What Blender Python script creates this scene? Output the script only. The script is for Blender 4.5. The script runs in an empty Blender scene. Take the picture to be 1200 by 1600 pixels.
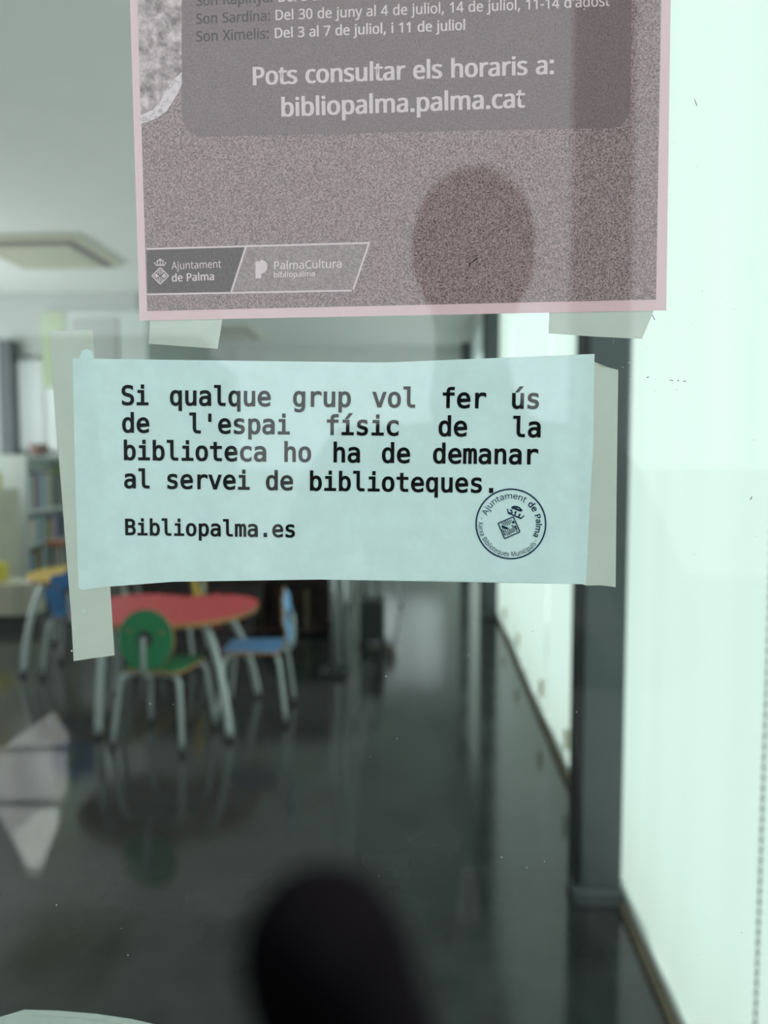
import bpy, bmesh, math, random
from mathutils import Vector, Matrix
R = math.radians
rnd = random.Random(7)
S = bpy.context.scene
COL = S.collection

# ------------------------------------------------------------------ camera
CAM_Z = 1.40
F = 1200.0                                   # focal length in pixels of the 1200 x 1600 frame
cam_d = bpy.data.cameras.new('camera'); cam = bpy.data.objects.new('camera', cam_d); COL.objects.link(cam)
cam.location = (0, 0, CAM_Z)
cam.rotation_euler = (R(90 - 3.81), 0, R(3.34))
cam_d.sensor_fit = 'VERTICAL'; cam_d.sensor_height = 36.0; cam_d.lens = 27.0
cam_d.clip_start = 0.005; cam_d.clip_end = 200
cam_d.dof.use_dof = True; cam_d.dof.focus_distance = 0.307; cam_d.dof.aperture_fstop = 7.2
S.camera = cam
# ------------------------------------------------------------------ light
w = bpy.data.worlds.new('sky'); S.world = w; w.use_nodes = True
bg = w.node_tree.nodes['Background']; bg.inputs[0].default_value = (0.90, 0.96, 1.0, 1); bg.inputs[1].default_value = 2.0
sd = bpy.data.lights.new('sun', 'SUN'); sd.energy = 13.0; sd.angle = R(0.6); sd.color = (1.0, 0.97, 0.93)
sun = bpy.data.objects.new('sun', sd); COL.objects.link(sun)
sun.rotation_euler = Vector((0.62, 0.15, 0.77)).to_track_quat('Z', 'Y').to_euler()
def area_light(name, loc, direction, sx, sy, watts):   # area light; only the back one belongs to a visible window
    l = bpy.data.lights.new(name, 'AREA'); l.shape = 'RECTANGLE'; l.size = sx; l.size_y = sy; l.energy = watts; l.color = (.95, .98, 1.0)
    o = bpy.data.objects.new(name, l); COL.objects.link(o); o.location = loc; o.rotation_euler = Vector(direction).to_track_quat('-Z', 'Y').to_euler()
area_light('fill_left', (-5.9, 6.5, 1.75), (1, 0, 0), 2.2, 11.0, 310)  # fill light added to lift the ceiling; this side has no window
area_light('fill_end', (-.35, 13.5, 1.7), (0, -1, 0), 1.3, 1.6, 6)  # added behind the unseen end window to brighten the far ceiling
area_light('daylight_back', (-4.2, 9.7, 2.05), (0, -1, 0), 1.7, 1.4, 14)
S.view_settings.view_transform = 'Standard'; S.view_settings.look = 'None'
S.view_settings.gamma = 1.0; S.view_settings.use_curve_mapping = False
S.view_settings.exposure = 0.0

CM = cam.rotation_euler.to_matrix()
def ray(px, py):
    return (CM @ Vector(((px - 600) / F, (800 - py) / F, -1))).normalized()
def at_y(px, py, y):                          # point of the vertical plane at distance y
    d = ray(px, py); t = y / d.y
    return Vector((0, 0, CAM_Z)) + d * t
def at_z(px, py, z=0.0):                      # point of the level plane at height z
    d = ray(px, py); t = (z - CAM_Z) / d.z
    return Vector((0, 0, CAM_Z)) + d * t

# ------------------------------------------------------------------ materials
def lin(r, g, b):
    f = lambda c: (c / 255 / 12.92) if c / 255 <= .04045 else ((c / 255 + .055) / 1.055) ** 2.4
    return (f(r), f(g), f(b))
def mat(name, color, rough=.5, metal=0.0, spec=.5, noise=0.0, scale=20.0, bump=0.0, rnoise=0.0):
    m = bpy.data.materials.new(name); m.use_nodes = True
    nt = m.node_tree; p = nt.nodes['Principled BSDF']
    p.inputs['Base Color'].default_value = (*color, 1); p.inputs['Roughness'].default_value = rough
    p.inputs['Metallic'].default_value = metal; p.inputs['Specular IOR Level'].default_value = spec
    tc = nt.nodes.new('ShaderNodeTexCoord'); nz = nt.nodes.new('ShaderNodeTexNoise')
    nz.inputs['Scale'].default_value = scale; nz.inputs['Detail'].default_value = 4
    nt.links.new(tc.outputs['Object'], nz.inputs['Vector'])
    if noise:
        r = nt.nodes.new('ShaderNodeValToRGB')
        r.color_ramp.elements[0].position = .3; r.color_ramp.elements[1].position = .7
        r.color_ramp.elements[0].color = (*[c * (1 - noise) for c in color], 1)
        r.color_ramp.elements[1].color = (*[min(1, c * (1 + noise)) for c in color], 1)
        nt.links.new(nz.outputs['Fac'], r.inputs['Fac']); nt.links.new(r.outputs['Color'], p.inputs['Base Color'])
    if rnoise:
        mr = nt.nodes.new('ShaderNodeMapRange'); mr.inputs['To Min'].default_value = max(0, rough - rnoise); mr.inputs['To Max'].default_value = rough + rnoise
        nt.links.new(nz.outputs['Fac'], mr.inputs['Value']); nt.links.new(mr.outputs['Result'], p.inputs['Roughness'])
    if bump:
        b = nt.nodes.new('ShaderNodeBump'); b.inputs['Strength'].default_value = bump; b.inputs['Distance'].default_value = .01
        nt.links.new(nz.outputs['Fac'], b.inputs['Height']); nt.links.new(b.outputs['Normal'], p.inputs['Normal'])
    return m
def sheet_mat(name, color, back=.3, noise=.0, scale=900, contrast=(.35, .65), dark=None, back_color=None):
    """thin sheet: reflects from the front, lets some light through from behind"""
    m = bpy.data.materials.new(name); m.use_nodes = True; nt = m.node_tree
    nt.nodes.remove(nt.nodes['Principled BSDF']); out = nt.nodes['Material Output']
    d = nt.nodes.new('ShaderNodeBsdfDiffuse'); t = nt.nodes.new('ShaderNodeBsdfTranslucent'); mx = nt.nodes.new('ShaderNodeMixShader')
    mx.inputs[0].default_value = back
    d.inputs['Color'].default_value = (*color, 1); t.inputs['Color'].default_value = (*(back_color or color), 1)
    nt.links.new(d.outputs[0], mx.inputs[1]); nt.links.new(t.outputs[0], mx.inputs[2]); nt.links.new(mx.outputs[0], out.inputs[0])
    if noise or dark:
        tc = nt.nodes.new('ShaderNodeTexCoord'); nz = nt.nodes.new('ShaderNodeTexNoise')
        nz.inputs['Scale'].default_value = scale; nz.inputs['Detail'].default_value = 3; nz.inputs['Roughness'].default_value = .7
        r = nt.nodes.new('ShaderNodeValToRGB')
        r.color_ramp.elements[0].position = contrast[0]; r.color_ramp.elements[1].position = contrast[1]
        lo = dark or [c * (1 - noise) for c in color]
        r.color_ramp.elements[0].color = (*lo, 1); r.color_ramp.elements[1].color = (*[min(1, c * (1 + noise)) for c in color], 1)
        nt.links.new(tc.outputs['Object'], nz.inputs['Vector']); nt.links.new(nz.outputs['Fac'], r.inputs['Fac'])
        nt.links.new(r.outputs['Color'], d.inputs['Color']); nt.links.new(r.outputs['Color'], t.inputs['Color'])
    return m
def glass_mat(name, tint):
    m = bpy.data.materials.new(name); m.use_nodes = True; nt = m.node_tree
    nt.nodes.remove(nt.nodes['Principled BSDF']); out = nt.nodes['Material Output']
    tr = nt.nodes.new('ShaderNodeBsdfTransparent'); tr.inputs[0].default_value = (*[c ** .5 for c in tint], 1)
    gl = nt.nodes.new('ShaderNodeBsdfGlossy'); gl.inputs['Roughness'].default_value = 0.0; gl.inputs['Color'].default_value = (1, 1, 1, 1)
    lw = nt.nodes.new('ShaderNodeLayerWeight'); lw.inputs['Blend'].default_value = .5
    pw = nt.nodes.new('ShaderNodeMath'); pw.operation = 'POWER'; pw.inputs[1].default_value = 5
    ma = nt.nodes.new('ShaderNodeMath'); ma.operation = 'MULTIPLY_ADD'; ma.inputs[1].default_value = .96; ma.inputs[2].default_value = .029
    mx = nt.nodes.new('ShaderNodeMixShader')
    nt.links.new(lw.outputs['Facing'], pw.inputs[0]); nt.links.new(pw.outputs[0], ma.inputs[0]); nt.links.new(ma.outputs[0], mx.inputs[0])
    nt.links.new(tr.outputs[0], mx.inputs[1]); nt.links.new(gl.outputs[0], mx.inputs[2]); nt.links.new(mx.outputs[0], out.inputs[0])
    return m

M = dict(
    glass=glass_mat('green_glass', (.88, .965, .925)),
    clear=glass_mat('clear_glass', (.95, .97, .96)),
    floor=mat('polished_dark_floor', (.030, .034, .033), rough=.12, noise=.35, scale=5, rnoise=.04),
    ceiling=mat('white_ceiling', (.87, .88, .86), rough=.9, noise=.02, scale=3),
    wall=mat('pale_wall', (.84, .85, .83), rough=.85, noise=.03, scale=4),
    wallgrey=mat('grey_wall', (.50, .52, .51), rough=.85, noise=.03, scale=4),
    post=mat('dark_grey_paint', (.085, .100, .105), rough=.45, noise=.08, scale=6),
    black=mat('black_rubber', (.010, .011, .012), rough=.6, noise=.1),
    brown=mat('olive_brown_seal', (.14, .11, .06), rough=.6, noise=.2),
    windowblind=sheet_mat('thin_blind_fabric', (.85, .86, .86), back=.8, noise=.02, scale=400),
    greenboard=mat('pale_green_board', (.52, .60, .42), rough=.8, noise=.04),
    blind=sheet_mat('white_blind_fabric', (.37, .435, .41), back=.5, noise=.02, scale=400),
    pinkpaper=sheet_mat('pink_paper', (1.0, .63, .69), back=.2, noise=.02, scale=300),
    whitepaper=sheet_mat('white_paper', (.86, .955, .965), back=.2, noise=.035, scale=90),
    print=sheet_mat('grey_halftone', (.73, .475, .502), back=.15, dark=(.13, .08, .086), scale=1800, contrast=(.34, .68)),
    panel=sheet_mat('panel_halftone', (.41, .265, .282), back=.12, dark=(.20, .126, .134), scale=1600, contrast=(.3, .7)),
    foam=sheet_mat('surf_halftone', (.95, .70, .74), back=.12, dark=(.30, .20, .21), scale=160, contrast=(.36, .66)),
    foamedge=sheet_mat('foam_halftone', (1.0, .76, .82), back=.15, dark=(.55, .40, .43), scale=420, contrast=(.32, .50)),
    logodark=sheet_mat('dark_halftone', (.19, .125, .132), back=.08, dark=(.10, .065, .07), scale=1400),
    logomid=sheet_mat('mid_halftone', (.56, .385, .40), back=.08, dark=(.29, .19, .20), scale=1400),
    paleink=sheet_mat('unprinted_paper', (1.0, .72, .77), back=.15, noise=.04, scale=900),
    darkink=sheet_mat('dark_grey_ink', (.09, .055, .06), back=.05, noise=.2, scale=900),
    ink=sheet_mat('black_ink', (.012, .011, .012), back=.03, noise=.2, scale=900),
    blueink=sheet_mat('navy_stamp_ink', (.030, .055, .11), back=.05, noise=.35, scale=700),
    tape=sheet_mat('frosted_tape', (.80, .78, .72), back=.45, noise=.03, scale=60),
    sticker=sheet_mat('white_sticker', (.62, .66, .62), back=.2, noise=.04, scale=100),
    speck=mat('white_dust', (.8, .82, .8), rough=.9, noise=.1),
    tube=mat('silver_painted_tube', (.52, .56, .56), rough=.35, metal=.35, noise=.04),
    rubber=mat('dark_rubber_cap', (.03, .032, .033), rough=.6, noise=.1),
    red=mat('red_laminate', (.80, .050, .055), rough=.45, noise=.04),
    ply=mat('orange_plywood_edge', (.52, .24, .07), rough=.5, noise=.25, scale=60),
    green=mat('green_laminate', (.006, .27, .10), rough=.4, noise=.05),
    blue=mat('blue_laminate', (.22, .52, .95), rough=.4, noise=.05),
    darkblue=mat('deep_blue_laminate', (.03, .20, .52), rough=.4, noise=.05),
    yellow=mat('yellow_laminate', (.80, .50, .07), rough=.45, noise=.05),
    beige=mat('beige_laminate', (.66, .62, .50), rough=.5, noise=.05, scale=5),
    maroon=mat('dark_brown_wood', (.050, .022, .018), rough=.45, noise=.4, scale=9),
    shelfwhite=mat('white_shelf_board', (.66, .70, .69), rough=.5, noise=.03),
    cassette=mat('cream_plastic', (.62, .60, .42), rough=.5, noise=.03),
    cassettegrille=mat('darker_cream_plastic', (.56, .55, .40), rough=.6, noise=.06, scale=60),  # slightly darker cream than the panel frame
    lime=mat('lime_card', (.46, .56, .24), rough=.6, noise=.06),
    asphalt=mat('dark_asphalt', (.020, .021, .022), rough=.9, noise=.3, scale=30),
    slab=mat('sunpatch_pale', (.90, .93, .90), rough=.9, noise=.05, scale=8),  # pale tone stands in for sun on the ground
    slabgrey=mat('sunpatch_grey', (.55, .54, .55), rough=.9, noise=.05, scale=8),
    cloth=mat('dark_cloth', (.022, .021, .024), rough=.95, spec=.1, noise=.3, scale=60),
    skin=mat('skin', (.10, .065, .05), rough=.7, noise=.08, scale=30),
    hair=mat('dark_hair', (.02, .015, .012), rough=.7, noise=.3, scale=80),
    shaded_hand=mat('shaded_finger', (.0022, .002, .0025), rough=1.0, spec=.0, noise=.2, scale=200),  # near-black hand colour stands in for the shade on a backlit finger
    phone=mat('black_phone', (.015, .015, .016), rough=.4, noise=.1),
    chrome=mat('brushed_metal', (.55, .58, .58), rough=.3, metal=.8, noise=.03),
)

# ------------------------------------------------------------------ mesh helpers
class MB:
    def __init__(s): s.bm = bmesh.new()
    def box(s, x0, x1, y0, y1, z0, z1, mi=0, bevel=0):
        r = bmesh.ops.create_cube(s.bm, size=1, matrix=Matrix.Translation(((x0 + x1) / 2, (y0 + y1) / 2, (z0 + z1) / 2)) @ Matrix.Diagonal((x1 - x0, y1 - y0, z1 - z0, 1)))
        vs = r['verts']
        fs = {f for v in vs for f in v.link_faces}
        for f in fs: f.material_index = mi
        if bevel:
            es = {e for v in vs for e in v.link_edges}
            bmesh.ops.bevel(s.bm, geom=list(es), offset=bevel, segments=2, affect='EDGES', profile=.5)
        return s
    def tube(s, pts, r, n=10, mi=0, smooth=3, r1=None):
        pts = [Vector(p) for p in pts]
        if smooth and len(pts) > 2:
            q = []
            for i in range(len(pts) - 1):
                p0 = pts[max(0, i - 1)]; p1 = pts[i]; p2 = pts[i + 1]; p3 = pts[min(len(pts) - 1, i + 2)]
                for k in range(smooth):
                    t = k / smooth
                    q.append(.5 * ((2 * p1) + (p2 - p0) * t + (2 * p0 - 5 * p1 + 4 * p2 - p3) * t * t + (3 * p1 - p0 - 3 * p2 + p3) * t ** 3))
            q.append(pts[-1]); pts = q
        rings = []; ref = None
        for i, p in enumerate(pts):
            d = (pts[min(i + 1, len(pts) - 1)] - pts[max(i - 1, 0)]).normalized()
            if ref is None: ref = d.orthogonal().normalized()
            ref = (ref - d * ref.dot(d)).normalized(); b = d.cross(ref)
            rr = r if r1 is None else r + (r1 - r) * i / (len(pts) - 1)
            rings.append([s.bm.verts.new(p + (ref * math.cos(2 * math.pi * k / n) + b * math.sin(2 * math.pi * k / n)) * rr) for k in range(n)])
        for a, b in zip(rings, rings[1:]):
            for k in range(n):
                f = s.bm.faces.new((a[k], a[(k + 1) % n], b[(k + 1) % n], b[k])); f.material_index = mi; f.smooth = True
        for rg in (rings[0][::-1], rings[-1]):
            f = s.bm.faces.new(rg); f.material_index = mi
        return s
    def prism(s, outline, origin, u, v, nrm, t, mi=0, mi_side=None, bevel=0):
        """outline in (u, v), extruded by t along nrm"""
        origin, u, v, nrm = map(Vector, (origin, u, v, nrm))
        a = [s.bm.verts.new(origin + u * p[0] + v * p[1]) for p in outline]
        b = [s.bm.verts.new(origin + u * p[0] + v * p[1] + nrm * t) for p in outline]
        f1 = s.bm.faces.new(a[::-1]); f2 = s.bm.faces.new(b)
        f1.material_index = f2.material_index = mi
        n = len(a)
        for i in range(n):
            f = s.bm.faces.new((a[i], a[(i + 1) % n], b[(i + 1) % n], b[i])); f.material_index = mi if mi_side is None else mi_side
        return s
    def poly(s, pts, mi=0):
        f = s.bm.faces.new([s.bm.verts.new(p) for p in pts]); f.material_index = mi; return s
    def build(s, name, mats, parent=None, tri=False):
        if tri: bmesh.ops.triangulate(s.bm, faces=list(s.bm.faces))
        bmesh.ops.recalc_face_normals(s.bm, faces=list(s.bm.faces))
        me = bpy.data.meshes.new(name); s.bm.to_mesh(me); s.bm.free()
        for m in (mats if isinstance(mats, (list, tuple)) else [mats]): me.materials.append(m)
        o = bpy.data.objects.new(name, me); COL.objects.link(o)
        if parent: o.parent = parent
        return o
def tag(o, label, cat, group=None):
    o['label'] = label; o['category'] = cat
    if group: o['group'] = group
    return o
def struct(o): o['kind'] = 'structure'; return o
def empty(name, loc, rz=0.0):
    o = bpy.data.objects.new(name, None); COL.objects.link(o); o.location = loc; o.rotation_euler = (0, 0, rz); o.empty_display_size = .1; return o
def copy_tree(o, parent=None):
    c = o.copy(); COL.objects.link(c); c.parent = parent
    for ch in list(o.children): copy_tree(ch, c)
    return c

# ------------------------------------------------------------------ lettering (outlines, 1/500 em units)
# printed letter shapes are kept as outlines: character, advance, closed contours
MONO_TXT = """
' 215 122 260,122 163,92 163,92 260
. 215 85 53,129 53,129 0,85 0
B 215 64 124,64 29,106 29,124 30,139 34,150 40,157 48,161 60,163 75,161 90,156 103,149 112,138 119,124 123,106 124/64 231,64 153,105 153,121 154,133 157,142 162,148 170,152 181,153 194,152 206,148 215,142 222,133 227,121 230,105 231/29 260,106 260,130 258,151 252,167 243,179 230,186 213,189 194,188 179,184 167,177 156,169 148,157 143,143 139,159 135,172 128,183 117,191 104,196 89,198 71,195 50,188 32,175 18,157 8,134 2,106 0,29 0
S 215 176 251,176 215,165 222,155 227,144 231,133 234,122 235,112 236,96 235,83 231,72 224,64 216,59 205,58 193,59 183,62 174,67 167,75 161,87 156,103 152,121 148,143 141,161 132,174 121,184 107,189 91,191 71,189 48,181 29,168 14,151 4,128 -3,101 -5,89 -5,77 -3,65 -1,52 2,40 6,28 11,28 48,41 40,53 34,65 29,77 26,89 24,101 24,118 25,132 29,143 35,151 44,156 56,158 69,156 81,153 91,147 99,139 105,127 110,112 114,93 119,71 125,54 133,41 143,31 156,26 171,24 188,27 210,35 228,48 244,65 255,86 262,110 265,120 264,131 263,141 261,153 259,164 255
a 215 122 98,112 98,94 97,80 94,69 88,61 81,57 71,55 59,56 48,60 39,66 32,74 26,84 23,95 22,112 24,125 30,137 40,145 54,150 71,152 91,152 98/184 111,184 0,152 0,152 29,145 18,136 10,126 3,115 -1,103 -4,88 -5,70 -3,54 2,41 12,31 24,25 39,23 57,26 77,33 93,45 106,62 116,83 121,109 123,152 123,152 128,151 142,147 154,140 162,131 168,119 171,103 173,92 172,81 170,70 168,59 164,48 160,37 154,37 186,49 190,60 194,71 196,82 198,93 199,103 200,118 199,132 197,144 193,155 187,164 180,172 171,176 165,179 158,182 150,183 140,184 127
b 215 160 97,159 120,155 139,148 154,139 164,127 170,113 173,99 170,87 164,78 153,71 139,67 120,66 97,67 75,71 56,78 41,87 31,99 24,113 22,127 24,139 31,148 41,155 56,159 75/66 170,71 179,78 186,87 192,96 196,107 199,118 200,140 197,158 188,173 173,185 152,191 127,194 98,191 68,185 43,173 22,158 7,140 -2,118 -5,107 -4,96 -2,87 3,79 8,72 16,66 25,66 0,34 0,34 271,66 271
c 215 185 10,176 5,167 2,158 -1,149 -3,140 -5,130 -5,102 -2,79 7,59 22,45 43,37 68,34 97,37 127,45 152,59 173,79 188,102 197,130 200,140 199,149 198,158 196,167 193,176 189,185 185,185 151,176 158,168 163,159 167,150 170,141 172,130 173,112 170,96 164,84 153,75 138,70 120,68 97,70 75,75 57,84 42,96 31,112 24,130 22,141 23,151 24,160 27,169 31,177 37,185 43
d 215 149 170,149 271,181 271,181 0,149 0,149 25,143 16,136 8,128 3,119 -2,108 -4,97 -5,75 -2,57 7,42 22,30 43,24 68,21 98,24 127,30 152,42 173,57 188,76 197,97 200,109 199,119 196,128 192,137 186,144 179/55 97,57 75,60 56,67 41,76 31,88 24,102 22,116 24,128 31,137 41,144 56,148 75,149 97,148 120,144 139,137 153,128 164,116 170,102 173,88 170,76 164,67 154,60 139,57 120
e 215 194 106,194 90,55 90,55 89,57 69,62 53,71 40,84 30,100 24,118 22,129 23,139 24,150 27,162 31,174 36,186 42,186 10,174 5,162 2,151 -1,140 -3,129 -5,118 -5,90 -2,66 7,47 22,33 43,24 68,21 97,24 126,33 151,46 172,65 187,87 197,113 200,136 197,156 188,172 174,184 156,191 133/162 115,160 132,155 147,148 158,139 166,126 171,112 173,97 171,85 166,74 157,65 146,59 132,56 115
f 215 185 271,185 244,149 244,138 243,130 241,125 237,121 231,119 223,118 212,118 195,185 195,185 170,118 170,118 0,86 0,86 170,34 170,34 195,86 195,86 209,88 228,93 244,101 256,112 264,128 269,147 271
g 215 149 99,148 121,144 139,138 154,129 164,117 170,103 173,89 170,77 164,68 154,61 139,57 121,55 99,57 77,61 59,68 44,77 34,89 27,104 25,117 27,129 34,138 44,144 59,148 77/181 13,179 -14,172 -37,161 -54,145 -67,124 -74,100 -77,91 -76,82 -76,72 -74,62 -72,53 -70,43 -67,43 -35,54 -40,65 -44,74 -47,83 -49,92 -51,100 -51,115 -49,128 -45,138 -37,144 -26,148 -11,149 8,149 9,149 31,144 21,137 13,128 7,119 2,108 -1,96 -1,75 2,57 11,42 26,30 46,24 71,21 99,24 128,30 152,42 172,57 188,75 197,96 200,108 199,119 196,128 192,136 186,143 179,149 169,149 194,181 194
h 215 183 121,183 0,151 0,151 121,150 137,147 150,142 159,134 166,125 170,113 172,99 170,87 165,78 156,71 144,67 129,66 110,66 0,34 0,34 271,66 271,66 166,72 176,80 184,89 191,99 196,111 199,124 200,142 198,157 191,168 180,176 165,181 145
i 215 45 195,127 195,127 25,190 25,190 0,31 0,31 25,95 25,95 170,45 170/95 271,127 271,127 230,95 230
l 215 111 71,112 57,115 47,119 38,125 32,133 28,143 27,180 27,180 0,139 0,122 2,107 8,95 18,86 32,81 50,79 71,79 248,28 248,28 273,111 273
m 215 118 175,122 183,127 189,133 194,139 197,147 199,155 200,169 198,180 192,188 181,193 166,197 143,198 113,198 0,168 0,168 112,168 136,166 153,164 163,160 168,154 172,147 173,139 172,132 168,128 162,125 152,123 135,123 112,123 0,93 0,93 112,93 136,91 153,89 163,84 169,78 172,71 173,63 172,57 168,53 162,50 152,49 135,48 112,48 0,19 0,19 195,48 195,48 178,52 185,57 190,62 194,68 197,75 199,82 200,90 199,98 197,104 194,109 189,114 183
n 215 183 121,183 0,151 0,151 121,150 137,147 150,142 159,134 166,125 170,113 172,99 170,87 165,78 156,71 144,67 129,66 110,66 0,34 0,34 195,66 195,66 166,72 176,80 184,89 191,99 196,111 199,124 200,142 198,157 191,168 180,176 165,181 145
o 215 107 173,92 170,80 164,70 154,63 139,59 120,58 97,59 75,63 56,70 41,80 31,92 24,107 22,122 24,135 31,144 41,151 56,155 75,157 97,155 120,151 139,144 154,135 164,122 170/107 200,132 197,153 188,169 173,181 153,188 128,191 97,188 67,181 41,169 21,153 7,132 -2,107 -5,82 -2,62 7,45 21,33 41,26 67,24 97,26 128,33 153,45 173,62 188,82 197
p 215 65 25,65 -74,33 -74,33 195,65 195,65 170,71 179,78 186,87 192,96 196,106 199,117 200,139 197,158 188,173 172,184 152,191 127,193 97,191 67,184 42,173 22,158 7,139 -2,117 -5,106 -4,96 -2,86 3,78 8,71 16/159 97,158 120,154 139,148 154,138 164,127 170,113 173,98 170,87 164,77 153,71 139,67 120,65 97,67 75,71 56,77 41,87 31,98 24,113 22,127 24,138 31,148 41,154 56,158 75
q 215 58 97,59 74,63 55,70 40,79 30,90 24,104 21,119 24,130 30,140 40,146 55,150 74,151 97,150 119,146 138,140 153,130 163,119 170,104 172,90 170,79 163,70 153,63 138,59 119/151 24,146 15,139 8,130 2,121 -2,111 -5,99 -6,78 -3,59 6,44 21,33 42,26 67,24 96,26 126,33 151,44 172,59 187,78 196,99 199,111 198,121 196,130 191,138 186,146 178,151 169,151 194,184 194,184 -75,151 -75
r 215 201 155,194 160,187 164,180 166,173 168,165 170,157 170,138 168,123 162,111 151,102 137,97 119,95 97,95 0,63 0,63 195,95 195,95 157,102 170,110 180,120 189,132 195,145 198,159 200,167 199,174 198,181 197,188 194,195 191,201 188
s 215 169 188,169 157,160 162,151 166,142 169,132 171,123 172,113 173,100 172,89 170,81 166,75 160,71 153,70 144,71 136,74 130,78 125,86 121,99 116,118 112,131 110,146 106,158 100,167 92,174 82,178 70,179 56,177 39,170 23,159 11,143 2,124 -3,102 -5,92 -5,82 -4,71 -2,61 0,49 3,37 7,37 40,49 35,60 30,71 26,82 24,92 22,102 22,115 23,126 26,135 30,142 37,146 45,147 54,142 68,128 78,104 85,103 86,91 88,74 93,61 99,50 106,43 116,39 127,38 141,40 158,46 173,57 184,71 193,89 198,111 200,121 199,131 198,141 197,151 195,160 192
t 215 107 250,107 195,180 195,180 170,107 170,107 64,108 51,111 41,115 34,122 29,131 27,144 26,180 26,180 0,140 0,119 2,102 6,90 14,81 26,77 43,75 64,75 170,23 170,23 195,75 195,75 250
u 215 34 74,34 195,66 195,66 74,67 58,70 45,75 35,83 28,92 24,104 23,118 25,130 30,139 39,145 51,149 66,151 84,151 195,183 195,183 0,151 0,151 29,144 19,137 10,128 4,117 -1,106 -4,93 -5,75 -3,60 4,49 15,40 30,36 50
v 215 17 195,51 195,107 31,164 195,197 195,128 0,87 0
í 215 45 195,127 195,127 25,190 25,190 0,31 0,31 25,95 25,95 170,45 170/132 285,166 285,110 220,83 220
ú 215 34 74,34 195,66 195,66 74,67 58,70 45,75 35,83 28,92 24,104 23,118 25,130 30,139 39,145 51,149 66,151 84,151 195,183 195,183 0,151 0,151 29,144 19,137 10,128 4,117 -1,106 -4,93 -5,75 -3,60 4,49 15,40 30,36 50/132 285,166 285,110 220,83 220
"""
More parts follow.
